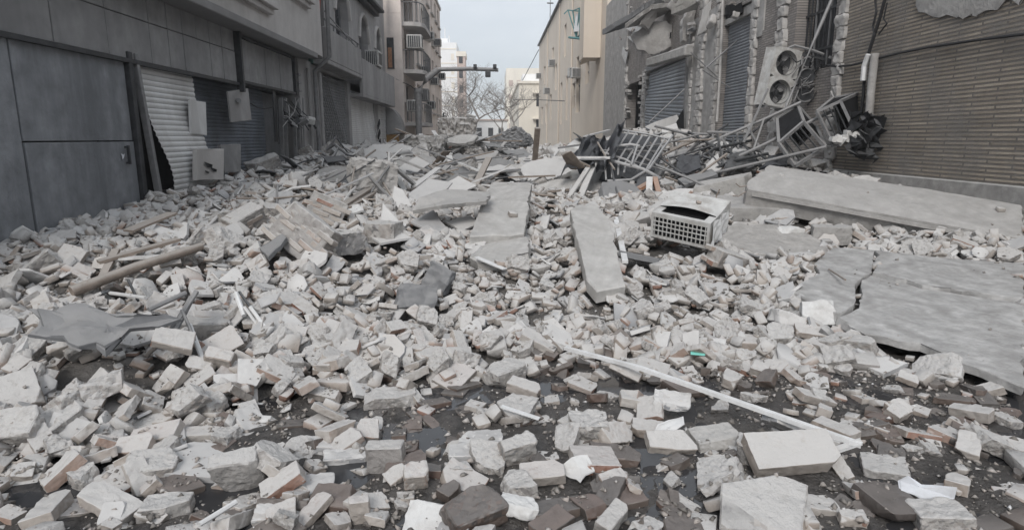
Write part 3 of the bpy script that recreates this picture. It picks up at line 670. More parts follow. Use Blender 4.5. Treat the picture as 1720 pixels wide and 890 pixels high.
def tree(name, base, h, spread, label, seed, lean=(0, 0)):
    rnd = random.Random(seed); t = root(name, base, label, 'tree', 'bare winter trees down the street'); base = Vector(base)
    trunk, br, twig = MB(), MB(), MB()
    def grow(p, d, L, r, lvl):
        n = 3; pts = [p]
        for k in range(n):
            d = (d + Vector((rnd.gauss(0, .16), rnd.gauss(0, .16), rnd.gauss(.03, .1)))).normalized(); pts.append(pts[-1] + d * L / n)
        (trunk if lvl == 0 else br if lvl < 3 else twig).tube(pts, r, 6 if lvl < 2 else 3, taper=r * .6)
        if lvl >= 5: return
        for k in range(rnd.randint(3, 4) if lvl < 4 else 3):
            a = rnd.uniform(0, 6.28); t_ = Vector((math.cos(a), math.sin(a) * .7, rnd.uniform(-.15, .7))).normalized()
            q = pts[rnd.choice([1, 2, 3, 3])] if lvl else pts[rnd.choice([2, 3, 3])]
            grow(q, (d * .55 + t_ * .8 * spread).normalized(), L * rnd.uniform(.58, .78), max(r * .58, .009), lvl + 1)
    grow(base, Vector((lean[0], lean[1], 1)).normalized(), h * .34, h * .014, 0)
    trunk.build('trunk', 'bark', t); br.build('branch', 'bark', t); twig.build('twig', 'bark', t)
tree('bare_tree', (-2.6, 76, 0), 12.0, 1.2, 'bare grey tree with wide crown left of the street centre', 3)
tree('bare_tree', (-4.6, 88, 0), 12.5, 1.1, 'bare tree in front of the slim brown tower', 8)
tree('bare_tree', (3.0, 96, 0), 11.5, .9, 'tall bare tree before the cream building', 14)
tree('bare_tree', (1.2, 110, 0), 13, 1.0, 'smaller bare tree farthest down the street', 21)
tree('bare_tree', (-6.2, 100, 0), 13, 1.0, 'bare tree against the white tower', 29)

# ================================================================== RIGHT: wrecked brick building
RW = root('wrecked_building', (7, 20, 0), 'wrecked brick building with torn upper floor and closed shutters on the right', 'building')
# opening list: shutter bays, grilled window, torn gap
ops_r = [(13.35, 15.1, 3.05, 8.0), (17.75, 19.95, -.2, 5.25), (23.3, 29.4, -.2, 4.6), (30.4, 33.6, -.2, 4.3)]
part('wall', 'old_brick', RW, lambda b: (wallX(b, 7.0, 12.9, 40.6, -.2, 9.5, ops_r, .45, -1), b.box((7.9, 12.9, -.2), (14, 40.55, 9.5))))
part('ochre_wall', 'ochre_brick', RW, lambda b: b.box((6.96, 3.0, -.2), (14, 12.88, 9.5)))
part('plinth', 'concrete', RW, lambda b: b.box((6.86, 3.0, -.2), (6.955, 12.9, .98)), bevel=.015)
rough_slab('plaster_patch', 'old_plaster', [(6.925, y, z) for y, z in ((11.25, 9.4), (11.2, 5.2), (11.0, 4.2), (10.6, 3.62), (10.1, 3.42), (9.4, 3.34), (8.2, 3.42), (7.0, 3.3), (3.1, 3.36), (3.1, 9.4))], .03, RW, jag=.07, step=.12, bumpy=.008, seed=3, down=(1, 0, 0))
for (ya, yb, za, zb, px_) in ((34, 40.55, -.2, 9.5, 6.94), (20.1, 23.2, -.2, 5.6, 6.95), (16.85, 17.7, 4.2, 9.5, 6.955), (15.2, 16.83, 5.6, 9.5, 6.955), (29.5, 30.3, -.2, 4.6, 6.965)):
    part('plaster_face', 'old_plaster', RW, lambda b: b.box((px_, ya, za), (6.999, yb, zb)))
part('interior', 'dark_void', RW, lambda b: b.box((7.6, 12.95, -.2), (7.85, 34, 8)))  # near-black slab added so the openings show dark, as unlit rooms
def qcol(y, w, z0, z1, seed, proud=.10, m='quoin'):
    rnd = random.Random(seed); z = z0
    while z < z1:
        h = rnd.uniform(.22, .3); ww = w * (1.0 if rnd.random() < .5 else .72) + rnd.uniform(-.03, .03)
        c = Vector((7.0 - proud / 2 + .02, y + rnd.uniform(-.03, .03), z + h / 2))
        bm = cut_block(proud * .7 + .1, ww, h - .012, rnd, 4, .2); roughen(bm, .07, .028, 8, seed + int(z * 10), .035)
        for v in bm.verts: v.co += c - Vector(RW.location)
        o = bpy.data.objects.new('quoin_stone', to_mesh(bm, 'quoin_stone', m, 50)); o.parent = RW; col.objects.link(o)
        z += h
qcol(12.95, .42, .9, 7.2, 5); qcol(15.7, .48, .9, 8.0, 6); qcol(17.35, .35, .9, 8.2, 7, .07); qcol(21.6, .62, 1.0, 6.4, 8, .13); qcol(22.7, .3, 1.0, 5.2, 12, .08); qcol(20.2, .26, 1.0, 6.0, 9, .08); qcol(29.9, .45, 1.0, 4.6, 10, .08); qcol(34.0, .5, 1.0, 5.0, 13, .08)
# shutters
def sh1(u, v):
    sag = .55 * (1 - v) * (1 - u)
    return Vector((7.12 - .18 * math.sin(v * 3.1) * u - .35 * max(0, .25 - v) * (1 - u), 23.4 + u * 5.9, 1.0 + v * 3.5 - sag + .35 * (1 - v) * u * .6))
shutter(RW, 'roller_shutter', 'shutter_grey', sh1, 26, seg=8, proud=.03, face=-1, label='twisted grey shutter torn loose at its lower corner')
part('torn_corner', 'dark_void', RW, lambda b: b.add([onX(x, y, 6.86) for x, y in ((1133, 215), (1139, 197), (1148, 183), (1149, 216))], [(0, 1, 2, 3)]))
part('folded_sheet', 'shutter_pale', RW, lambda b: b.add([at(x, y, 22.2) for x, y in ((1083, 213), (1100, 205), (1137, 193), (1140, 199), (1128, 216), (1100, 222))], [(0, 1, 2, 3, 4, 5)]))
part('shutter_guide', 'steel_dust', RW, lambda b: (b.box((6.9, 23.1, .5), (7.1, 23.35, 4.6)), b.box((6.9, 23.1, 4.5), (7.15, 29.6, 4.75))), bevel=.02)
shutter(RW, 'roller_shutter', 'shutter_grey', lambda u, v: Vector((7.2, 17.8 + u * 2.1, .8 + v * 4.2)), 48, seg=2, proud=.03, face=-1, label='straight dark grey shutter between the stone piers')
part('shutter_head', 'concrete', RW, lambda b: b.box((7.05, 17.75, 4.95), (7.3, 19.95, 5.2)))
# grilled window
gw = part('grilled_window', 'steel_dark', RW, lambda b: b.box((7.42, 13.36, 3.05), (7.46, 15.09, 8.0)))
for k in range(9):
    y = 13.45 + k * .195
    part('bar', 'steel_dust' if k % 3 == 0 else 'steel_dark', gw, lambda b: b.tube([(7.25, y, 3.05), (7.25 + random.uniform(-.05, .02), y + random.uniform(-.04, .04), 5), (7.25, y, 8.0)], .022, 5))
for z in (3.5, 4.3, 5.1, 5.9): part('crossbar', 'steel_dark', gw, lambda b: b.box((7.22, 13.36, z), (7.25, 15.09, z + .05)))
# brick panel beside the AC, hanging cables, crack
part('brick_pier', 'old_brick', RW, lambda b: b.box((6.93, 16.0, 0), (6.999, 16.8, 4.3)))
def cable(px_pts, X, r, m='cable'): part('hanging_cable', m, RW, lambda b: b.tube([onX(px, py, X) for px, py in px_pts], r, 5))
cable([(1486, 0), (1478, 30), (1470, 55), (1462, 80), (1456, 100), (1452, 130), (1450, 160), (1446, 195)], 6.86, .03)
cable([(1470, 0), (1472, 22), (1466, 45), (1469, 60), (1458, 92)], 6.84, .02)
cable([(1490, 5), (1484, 32), (1490, 40), (1476, 58)], 6.84, .015)
cable([(1390, 110), (1408, 112), (1430, 110), (1470, 100), (1510, 90), (1560, 80), (1640, 68), (1720, 58), (1900, 34), (2200, 0)], 6.9, .022)
cable([(1455, 260), (1453, 230), (1456, 200), (1452, 175)], 6.8, .012)
part('downpipe', 'old_plaster', RW, lambda b: b.tube([onX(1470, 90, 6.84), onX(1464, 140, 6.84), onX(1459, 200, 6.84)], .07, 7), smooth=60)
part('broken_conduit', 'paint_white', RW, lambda b: b.tube([onX(1459, 92, 6.8), onX(1452, 112, 6.8), onX(1450, 136, 6.8)], .05, 6))
for (x0, y0, x1, y1, Y) in ((1180, 118, 1248, 162, 19.5), (1160, 88, 1205, 130, 19.6), (1185, 115, 1248, 60, 19.2), (1090, 206, 1150, 150, 22.5)):
    part('loose_rod', 'steel_dust', RW, lambda b: b.tube([at(x0, y0, Y), at(x1, y1, Y)], .022, 5))
part('vertical_conduit', 'quoin', RW, lambda b: b.tube([onX(1214, 0, 6.9), onX(1212, 60, 6.88), onX(1209, 130, 6.85), onX(1204, 205, 6.8)], .04, 6))
# torn upper floor: slabs, brackets, hanging sheets and fallen masonry stuck on the front
def stub(pts, Yd, t, m, seed, name='broken_slab', down=(0, .25, -1)):
    rough_slab(name, m, [at(x, y, Yd + dy) for x, y, dy in pts], t, RW, jag=.05, step=.10, bumpy=.012, seed=seed, down=down, smooth=12)
stub([(1012, 50, 0), (1060, 22, .2), (1102, -6, .5), (1120, 6, 1.5), (1075, 30, 1.4)], 25.5, .22, 'concrete_dark', 3)
stub([(1050, 40, 0), (1095, 8, .3), (1132, 3, .6), (1128, 12, 2.2), (1078, 35, 2.0)], 24.6, .18, 'concrete', 4)
stub([(1075, 42, 0), (1085, 20, 0), (1103, 18, .2), (1104, 30, .5), (1090, 48, .4)], 25.0, .3, 'quoin', 5, 'masonry_lump', (0, 1, -.1))
stub([(1170, 62, 0), (1182, 12, 0), (1200, -6, .2), (1215, 2, .2), (1198, 40, .3), (1186, 52, .2)], 21.0, .10, 'shutter_pale', 6, 'hanging_sheet', (.3, 1, -.1))
stub([(1147, 35, 0), (1158, 8, 0), (1170, 10, .1), (1165, 40, .2), (1153, 72, .2), (1147, 68, .1)], 22.5, .35, 'quoin', 7, 'masonry_lump', (0, 1, -.1))
part('lintel', 'concrete', RW, lambda b: (b.bar(at(1092, 106, 25.2), at(1158, 86, 22.0), .34, .3), b.bar(at(1128, 90, 23.4), at(1160, 78, 22.0), .3, .12)), bevel=.03)
stub([(1060, 60, 0), (1092, 40, .1), (1120, 36, .1), (1140, 52, .1), (1130, 78, .1), (1098, 92, .1), (1072, 84, 0)], 25.6, .12, 'old_plaster', 8, 'plaster_sheet', (0, 1, -.05))
stub([(1128, 14, 0), (1145, -8, .1), (1178, -10, .2), (1172, 6, .5), (1145, 16, .4)], 21.6, .2, 'concrete_light', 9)
stub([(1226, 28, 0), (1250, 20, .3), (1246, 4, .3), (1224, 8, .1)], 18.2, .3, 'dark_void', 10, 'broken_opening', (0, 1, -.1))
part('broken_gap', 'dark_void', RW, lambda b: b.add([onX(x, y, 6.93) for x, y in ((1107, 68), (1116, 60), (1128, 54), (1127, 64), (1114, 74))], [(0, 1, 2, 3, 4)]))
part('stucco_remnant', 'plaster_white', RW, lambda b: [b.add([onX(x + random.uniform(-1, 1), y, 6.9 + random.uniform(-.03, .03)) for x, y in pp], [tuple(range(len(pp)))]) for pp in
     ([(1050, 48), (1060, 40), (1074, 44), (1090, 52), (1086, 62), (1070, 60)], [(1052, 62), (1066, 60), (1082, 66), (1078, 76), (1064, 72)], [(1070, 76), (1082, 74), (1078, 84)], [(1046, 78), (1056, 86), (1050, 108), (1044, 92)])])
rr = random.Random(4)
for i in range(34):
    px, py = rr.uniform(1040, 1240), rr.uniform(-5, 95); Y = 7.0 / ((px - 830) / 1071) - .2
    if py > 30 + (1240 - px) * .35: continue
    p = at(px, py, Y); s = rr.uniform(.10, .30)
    bm = cut_block(s * 1.2, s, s * .7, rr, 5, .4); roughen(bm, s * .25, .03, 6, i, .03)
    m = Matrix.Translation(p - Vector(RW.location)) @ Euler((rr.uniform(-1, 1), rr.uniform(-1, 1), rr.uniform(0, 6))).to_matrix().to_4x4()
    bmesh.ops.transform(bm, matrix=m, verts=bm.verts[:]); o = bpy.data.objects.new('masonry_lump', to_mesh(bm, 'masonry_lump', rr.choice(['old_plaster', 'quoin', 'concrete_dark', 'old_brick', 'grey_render']), 45)); o.parent = RW; col.objects.link(o)
for i in range(60):                                     # ragged brick teeth along torn openings
    side = i % 3; z = rr.uniform(1.2, 4.6); y = (33.5, 30.5, 29.3)[side] + rr.uniform(-.2, .2)
    part('brick', 'old_plaster', RW, lambda b: b.obox((6.98 + rr.uniform(-.05, .1), y, z), (.2, rr.uniform(.15, .4), rr.uniform(.06, .14)), (rr.uniform(-.1, .1), rr.uniform(-.1, .1), rr.uniform(-.15, .15))))

# ================================================================== road surface and debris bed
def grid_sheet(name, m, x0, x1, y0, y1, step, zf):
    nx, ny = int((x1 - x0) / step) + 1, int((y1 - y0) / step) + 1
    X, Y = np.meshgrid(np.linspace(x0, x1, nx), np.linspace(y0, y1, ny)); Z = zf(X, Y)
    V = np.stack([X, Y, Z], -1).reshape(-1, 3); i = np.arange(nx * ny).reshape(ny, nx)
    F = np.stack([i[:-1, :-1], i[:-1, 1:], i[1:, 1:], i[1:, :-1]], -1).reshape(-1, 4)
    return arrays_obj(name, m, V, F)
def arrays_obj(name, m, V, F, parent=None, smooth=True):
    me = bpy.data.meshes.new(name); k = F.shape[1]
    me.vertices.add(len(V)); me.vertices.foreach_set("co", V.astype(np.float32).ravel())
    me.loops.add(F.size); me.loops.foreach_set("vertex_index", F.astype(np.int32).ravel())
    me.polygons.add(len(F)); me.polygons.foreach_set("loop_start", np.arange(0, F.size, k, dtype=np.int32)); me.polygons.foreach_set("loop_total", np.full(len(F), k, dtype=np.int32))
    me.update(calc_edges=True); me.validate(); me.materials.append(MATS[m])
    if smooth: me.shade_smooth()
    o = bpy.data.objects.new(name, me); col.objects.link(o); return o
def road_z(x, y):
    p = np.stack([x, y, np.zeros_like(x)], -1)
    return .030 * fbm(p * 2.6, 4, 5) + .014 * np.abs(fbm(p * 13, 3, 9)) - .014
def bed_z(x, y):
    p = np.stack([x, y, np.zeros_like(x)], -1)
    return terrain(x, y) - .10 + .05 * fbm(p * 2.3, 4, 2) + .012 * fbm(p * 13, 2, 4)
tag(grid_sheet('road', 'asphalt_wet', -8, 9, .6, 9, .035, road_z), 'wet muddy road surface showing between the bricks in front', 'road', kind='structure')
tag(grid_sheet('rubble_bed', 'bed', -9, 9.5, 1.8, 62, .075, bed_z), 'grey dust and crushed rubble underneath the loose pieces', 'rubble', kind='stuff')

tag(sheet('puddle_water', 'puddle', -2.6, 4.4, 1.0, 4.7, -.020), 'shallow puddles of dirty water on the road in front', 'water', kind='structure')
SOLID = []                                              # objects the loose rubble has to lie around
def onP(px, py, z0, y0, slope):
    d = ray(px, py); t = (z0 - CAM.z - slope * y0) / (d.z - slope * d.y); return CAM + d * t
def slab(name, m, pts, thick, label, cat, seed=1, **k):
    P = [Vector(p) for p in pts]; o = rough_slab(name, m, P, thick, None, seed=seed, **k); tag(o, label, cat); SOLID.append(o); return o
def beam_ledge():
    A = [at(x, y, Y) for x, y, Y in ((1262, 326, 8.6), (1400, 351, 8.08), (1548, 379, 7.58), (1720, 411, 6.98))]; b = MB()
    for p, q in zip(A, A[1:]): b.bar(p + Vector((0, -.02, -.0)), q + Vector((0, -.02, -.0)), .05, .045)
    return b
def tpts(pts): return [onT(x, y, l) for x, y, l in pts]

slab('concrete_slab', 'concrete_light', tpts([(826, 305, .38), (893, 306, .38), (886, 350, .26), (880, 392, .14), (788, 397, .12), (806, 350, .26)]), .11, 'long flat concrete slab sloping down the middle of the heap', 'slab', 2, jag=.03)
slab('concrete_slab', 'concrete_light', tpts([(808, 405, .03), (846, 399, .08), (884, 398, .10), (889, 424, .07), (838, 440, .04), (786, 432, .02)]), .13, 'short curved slab broken off below the long flat slab', 'slab', 3, jag=.05)
slab('concrete_beam', 'concrete_light', tpts([(958, 352, .34), (972, 343, .36), (1003, 344, .36), (1024, 372, .30), (1036, 420, .22), (1050, 478, .14), (1003, 489, .12), (986, 468, .14), (970, 405, .25)]), .13, 'narrow pale concrete beam sloping towards the viewer beside the white metal edge', 'beam', 4, jag=.02)
slab('concrete_slab', 'concrete', [at(x, y, Y) for x, y, Y in ((972, 272, 12.0), (1002, 274, 12.0), (1026, 297, 11.6), (1000, 322, 11.0), (984, 334, 10.8), (956, 318, 11.0), (960, 290, 11.6))], .16, 'pale broken slab leaning in front of the tangled metal frames', 'slab', 5, jag=.04)
slab('concrete_slab', 'concrete_light', [at(x, y, Y) for x, y, Y in ((898, 283, 13.5), (912, 267, 14.5), (946, 263, 15), (940, 282, 14), (915, 294, 13.2))], .14, 'pale slab lying beside the upright wooden stick', 'slab', 6, jag=.04)
slab('concrete_slab', 'concrete', tpts([(690, 354, .20), (742, 344, .34), (815, 337, .40), (826, 322, .40), (748, 318, .40), (700, 332, .32)]), .05, 'thin slab bridging the dark hollow left of the long slab', 'slab', 7, jag=.03)
slab('concrete_beam', 'concrete', [at(x, y, Y) for x, y, Y in ((1254, 318, 8.6), (1400, 344, 8.1), (1548, 371, 7.6), (1720, 402, 7.0), (1720, 345, 7.9), (1548, 316, 8.6), (1400, 294, 9.1), (1292, 277, 9.4), (1274, 290, 9.1), (1252, 306, 8.8))], .30, 'huge concrete beam lying across the right side in front of the brown wall', 'beam', 8, jag=.025, bumpy=.012)
beam_ledge().build('edge_ledge', 'concrete', SOLID[-1], smooth=40)
slab('concrete_beam', 'concrete', [at(x, y, Y) for x, y, Y in ((1196, 349, 8.5), (1345, 352, 8.4), (1345, 332, 9.2), (1182, 327, 9.2))], .20, 'lower concrete beam half buried under the huge beam', 'beam', 9)
slab('concrete_beam', 'concrete_light', [at(x, y, Y) for x, y, Y in ((1164, 316, 9.9), (1250, 297, 9.9), (1262, 289, 10.3), (1170, 306, 10.3))], .34, 'short concrete beam behind the fallen cooler', 'beam', 10)
A0 = lambda x, y: onP(x, y, .19, 4.35, .085)
slab('cement_slab', 'cement_screed', [A0(*p) for p in ((1325, 486), (1379, 459), (1366, 444), (1399, 414), (1470, 420), (1463, 457), (1446, 466), (1434, 481), (1438, 505), (1434, 514), (1406, 528), (1359, 505))], .07, 'smooth cracked cement slab with jagged left corner at right', 'slab', 11, jag=.03, bumpy=.006)
B0 = lambda x, y: onP(x, y, .165, 4.35, .085)
slab('cement_slab', 'cement_screed', [B0(*p) for p in ((1448, 470), (1464, 461), (1548, 484), (1720, 510), (1720, 650), (1548, 578), (1455, 560), (1408, 533), (1440, 517), (1443, 500))], .065, 'largest smooth cement slab at the right edge, nearest of three', 'slab', 12, jag=.03, bumpy=.006)
C0 = lambda x, y: onP(x, y, .20, 4.35, .09)
slab('cement_slab', 'cement_screed', [C0(*p) for p in ((1474, 421), (1560, 431), (1720, 442), (1720, 502), (1550, 478), (1467, 456))], .06, 'rear smooth cement slab below the huge beam', 'slab', 13, jag=.03, bumpy=.006)
slab('dust_mound', 'dust_fine', tpts([(1190, 392, .03), (1240, 372, .04), (1330, 380, .05), (1385, 405, .05), (1390, 425, .03), (1300, 430, .02), (1220, 415, .02)]), .1, 'smooth patch of fine grey dust in front of the huge beam', 'dust', 14, bumpy=.03)

def block(name, m, px, py, wpx, hratio, dratio, label, cat, seed, yaw=0, tilt=(0, 0), cuts=5, depth=.35, amp=.02, lift=0.0, chip=.1):
    """a big chunk standing on the heap: px, py is where its foot meets the rubble"""
    p = onT(px, py); dep = project(p)[2]; w = wpx * dep / FPX; rnd = random.Random(seed)
    h, d = w * hratio, w * dratio
    bm = cut_block(w, d, h, rnd, cuts, depth); roughen(bm, max(.02, w * .05), amp * .55, 14, seed, min(d, h) * chip * .6)
    o = bpy.data.objects.new(name, to_mesh(bm, name, m, 14)); o.rotation_euler = (tilt[0], tilt[1], R(yaw)); o.location = p + Vector((0, d * .25, h * .42 + lift)); col.objects.link(o)
    tag(o, label, cat); SOLID.append(o); return o
block('masonry_block', 'quoin', 622, 328, 76, .85, .9, 'large plastered masonry block standing before the white shutter', 'masonry', 3, yaw=20, tilt=(.1, .12), amp=.06, cuts=9, depth=.3)
def masonry(px, py, n, label, seed, rot, lift=0.0, m='brick_dusty'):
    """a lump of wall: bricks laid in courses, still held by their mortar"""
    rnd = random.Random(seed); p = onT(px, py); rt = root('masonry_lump', (0, 0, 0), label, 'masonry'); nx, ny, nz = n; lx, ly, lz = .215, .11, .062
    core = cut_block(nx * lx * .96, ny * ly * .93, nz * lz * .97, rnd, 2, .2); roughen(core, .05, .008, 20, seed, .01)
    o = bpy.data.objects.new('mortar', to_mesh(core, 'mortar', 'chunk_dusty', 14)); o.parent = rt; col.objects.link(o); SOLID.append(o)
    for k in range(nz):
        for j in range(ny):
            for i in range(nx):
                if 0 < i < nx - 1 and 0 < j < ny - 1 and 0 < k < nz - 1: continue
                far = (abs(i - (nx - 1) / 2) / nx + abs(k - (nz - 1) / 2) / nz)
                if far > .55 and rnd.random() < .75 or rnd.random() < .12: continue
                v = rnd.randrange(len(LIB['brick'])); e = LIB['brick'][v]['ext']; bm = cut_block(lx * .94, ly * .9, lz * .82, rnd, rnd.choice([1, 2]), .16); roughen(bm, .05, .002, 30, seed + i, .006)
                q = bpy.data.objects.new('brick', to_mesh(bm, 'brick', m, 24)); q.parent = rt; q.location = ((i - (nx - 1) / 2 + (.25 if k % 2 else -.25)) * lx + rnd.gauss(0, .006), (j - (ny - 1) / 2) * ly + rnd.gauss(0, .006), (k - (nz - 1) / 2) * lz + rnd.gauss(0, .003)); q.rotation_euler = (rnd.gauss(0, .03), rnd.gauss(0, .03), rnd.gauss(0, .04)); col.objects.link(q)
    rt.rotation_euler = rot; rt.location = p + Vector((0, nz * lz * .25, nz * lz * .32 + lift)); return rt
masonry(508, 432, (3, 2, 7), 'tall tilted lump of mortared bricks on the left mound', 5, (-.45, .5, -.5), .06)
masonry(545, 378, (2, 2, 5), 'smaller lump of mortared bricks crowning the left mound', 6, (-.3, .45, .3), .05)
masonry(408, 385, (2, 2, 4), 'lump of mortared bricks below the shop shutter', 21, (.3, -.4, .9))
masonry(1225, 448, (2, 2, 3), 'lump of mortared bricks in front of the dust patch', 22, (.2, .3, .4))
masonry(330, 560, (2, 2, 3), 'lump of mortared bricks right of the bent sheet', 24, (.3, .2, .7), -.03)
block('concrete_chunk', 'chunk_dusty', 572, 425, 62, .6, .8, 'rounded mortar chunk right of the tall tilted lump', 'rubble', 8, yaw=40, amp=.03)
block('concrete_chunk', 'chunk_dusty', 640, 405, 60, .55, .8, 'angular grey chunk on the right slope of the left mound', 'rubble', 9, yaw=-15, amp=.03)
block('concrete_chunk', 'concrete_dark', 735, 487, 56, .8, .5, 'bluish grey chunk in the middle of the rubble', 'rubble', 10, yaw=-30, tilt=(-.4, .3))
block('concrete_chunk', 'concrete_dark', 698, 520, 68, .6, .5, 'flat dark slate-coloured chunk left of the bluish one', 'rubble', 11, yaw=22, tilt=(-.5, .2))
block('concrete_chunk', 'chunk_dusty', 768, 246, 58, .85, .8, 'pale boulder on the ridge beside the thin post', 'rubble', 12, yaw=10, amp=.12)
block('concrete_chunk', 'concrete_dark', 858, 252, 62, .55, .8, 'dark boulder on the ridge at the street centre', 'rubble', 13, yaw=-20, amp=.12, tilt=(0, -.35))
block('concrete_chunk', 'chunk_dusty', 795, 262, 50, .5, .8, 'low grey boulder below the ridge left of centre', 'rubble', 15, yaw=33, amp=.1)
block('concrete_chunk', 'concrete', 720, 262, 70, .5, .8, 'broken heap of concrete at the foot of the gantry pole', 'rubble', 16, yaw=-12, amp=.1)
block('concrete_chunk', 'plaster_white', 1325, 400, 46, .4, .7, 'rusty edged stone lying on the dust patch', 'rubble', 17, yaw=12)
block('concrete_chunk', 'concrete', 1400, 408, 60, .5, .7, 'rough lump lying under the huge beam', 'rubble', 18, yaw=-20)
block('concrete_chunk', 'plaster_white', 1375, 545, 52, .8, .5, 'white plaster block at the tip of the cracked slabs', 'rubble', 19, yaw=-15, tilt=(-.4, -.1))
block('concrete_chunk', 'plate_dusty', 1328, 550, 62, .35, .6, 'flat grey tile piece tilted before the cracked slabs', 'rubble', 20, yaw=-18, tilt=(-.35, .25), cuts=3)
block('concrete_chunk', 'chunk_dusty', 1415, 290, 44, .42, .5, 'pale stone fallen behind the huge beam', 'rubble', 22, yaw=-20, tilt=(0, -.3), lift=.3)
block('concrete_chunk', 'concrete_dark', 1080, 440, 74, .14, .55, 'thin grey board lying right of the narrow beam', 'board', 23, yaw=-28, tilt=(-.25, .12), cuts=2, depth=.15, amp=.004)

# pale plates leaning in the left middle of the heap
plates = [([(643, 340), (672, 372), (668, 392), (637, 384)], 'pale triangular plate standing upright in the rubble'), ([(662, 312), (676, 318), (692, 345), (670, 352), (658, 332)], 'narrow pale plate leaning left of the hollow'),
          ([(664, 300), (672, 296), (684, 318), (676, 322)], 'short white pipe-like plate above the left planks'), ([(680, 330), (720, 300), (760, 306), (742, 326), (700, 342)], 'broad pale plate above the dark hollow'),
          ([(600, 382), (650, 380), (692, 398), (640, 408)], 'broad pale plate lying flat below the triangular one'), ([(748, 372), (790, 362), (806, 374), (775, 387)], 'flat pale plate inside the dark hollow'),
          ([(690, 372), (728, 352), (748, 380), (735, 392)], 'round-cornered pale plate left of the hollow'), ([(742, 312), (770, 295), (800, 312), (772, 326)], 'grey plate behind the dark hollow'),
          ([(668, 282), (700, 262), (722, 275), (690, 296)], 'grey plate on the upper left slope'), ([(560, 352), (600, 342), (612, 352), (572, 364)], 'white plate left of the planks')]
for i, (pp, lab) in enumerate(plates):
    base = onT(*max(pp, key=lambda q: q[1]), .04); by = base.y; my = max(q[1] for q in pp)
    P = [at(x, y, by + (my - y) * .007 * (1 if i in (0, 1, 2) else 2.4)) for x, y in pp]
    slab('stone_plate', 'plaster_white' if i in (2, 9) else 'plate_dusty', P, .03, lab, 'plate', 30 + i, jag=.008, step=.05, bumpy=.003)

for i, (pp, lab) in enumerate([([(1206, 350, 8.4), (1203, 330, 8.5), (1209, 318, 8.5)], 'bent reinforcing rod rising from the lower beam'), ([(1252, 322, 8.6), (1240, 330, 8.5), (1231, 329, 8.5)], 'reinforcing rod sticking out of the end of the huge beam'), ([(1254, 312, 8.7), (1243, 314, 8.7), (1236, 308, 8.7)], 'thin upper reinforcing rod at the end of the huge beam'),
        ([(893, 320, 11.4), (903, 325, 11.2), (908, 338, 11.0)], 'reinforcing rod at the right edge of the long flat slab'), ([(1392, 452, 5.9), (1408, 462, 5.6), (1420, 470, 5.4)], 'short rod lying on the cracked cement slab'), ([(960, 352, 8.6), (950, 346, 8.6), (945, 352, 8.5)], 'reinforcing rod at the top of the narrow beam')]):
    b = MB().tube([at(*q) for q in pp], .009, 6); tag(b.build('reinforcing_rod', 'wood_old', None, loc=tuple(at(*pp[0])), smooth=50), lab, 'rod')
def bars(name, m, segs, label, cat, r, square=False, partname='bar'):
    p0 = segs[0][0]; rt = root(name, p0, label, cat)
    for s in segs:
        b = MB()
        if square: b.bar(s[0], s[1], r * 2, r * 1.6)
        else: b.tube(s, r, 7)
        o = b.build(partname, m, rt, smooth=50); SOLID.append(o)
    return rt
def single(name, m, pts, r, label, cat, square=False, taper=None, n=7, group=None, w=None):
    b = MB()
    if square: b.bar(pts[0], pts[1], w or r * 2, r)
    else: b.tube(pts, r, n, taper)
    o = b.build(name, m, None, loc=tuple(pts[0]), smooth=45); tag(o, label, cat, group); SOLID.append(o); return o

# long white metal strip in the foreground: two flanges and the folded-back end
s0, s1, s2 = onT(950, 582, .17), onZ(1448, 744, .17), onZ(1372, 770, .05)
st = root('metal_strip', s0, 'long bent white metal strip lying across the bricks on the right', 'metal strip')
d = (s1 - s0).normalized(); nrm = Vector((-d.y, d.x, 0)).normalized()
mid1, mid2 = s0.lerp(s1, .33) + Vector((0, 0, .03)), s0.lerp(s1, .66) + Vector((0, 0, .015))
for name, off, w, h, m in (('top_flange', Vector((0, 0, 0)), .027, .004, 'paint_white'), ('side_flange', -nrm * .0135 + Vector((0, 0, -.011)), .004, .022, 'paint_white')):
    b = MB()
    for a, c in ((s0, mid1), (mid1, mid2), (mid2, s1)): b.bar(a + off, c + off, w, h)
    SOLID.append(b.build(name, m, st))
part('folded_end', 'shutter_pale', st, lambda b: (b.bar(s1, s2, .034, .004), b.bar(s1 + Vector((0, .01, .012)), s2 + Vector((0, .01, .012)), .004, .024)))
single('white_splinter', 'paint_white', [onZ(842, 682, .10), onZ(906, 703, .06)], .006, 'short torn white metal splinter over the wet road', 'splinter', True, w=.035)
single('grey_rod', 'shutter_pale', [onZ(335, 880, .09), onZ(397, 842, .11)], .011, 'short pale grey rod among bricks at bottom left', 'rod')

# left foreground: timber, bent sheet, bundle of rods
single('timber_pole', 'wood_old', [onT(120, 490, .10), onT(230, 448, .16), onT(338, 414, .16)], .045, 'long thick brown pole lying at the left edge', 'pole', taper=.036, n=9)
single('timber_board', 'wood_old', [onT(165, 440, .10), onT(300, 402, .16)], .025, 'thin board lying behind the thick brown pole', 'board', True, w=.11)
single('timber_board', 'plaster_white', [onT(180, 436, .08), onT(272, 430, .14)], .02, 'white board under the thick brown pole', 'board', True, w=.08)
single('timber_board', 'wood_old', [onT(170, 470, .03), onT(195, 420, .12)], .03, 'short brown stick crossing the thick pole', 'stick', True, w=.06)
single('timber_board', 'wood_old', [onT(215, 388, .10), onT(290, 358, .20)], .02, 'dark plank under the blue shop panels', 'plank', True, w=.16)
slab('bent_sheet', 'concrete_dark', [onT(*p) for p in ((60, 520, .34), (170, 514, .36), (240, 522, .38), (292, 536, .30), (262, 548, .30), (226, 552, .32), (212, 572, .26), (176, 592, .22), (110, 580, .26), (50, 560, .3))], .03, 'bent grey sheet jutting over a dark hollow at left edge', 'sheet', 40, jag=.06, bumpy=.05)
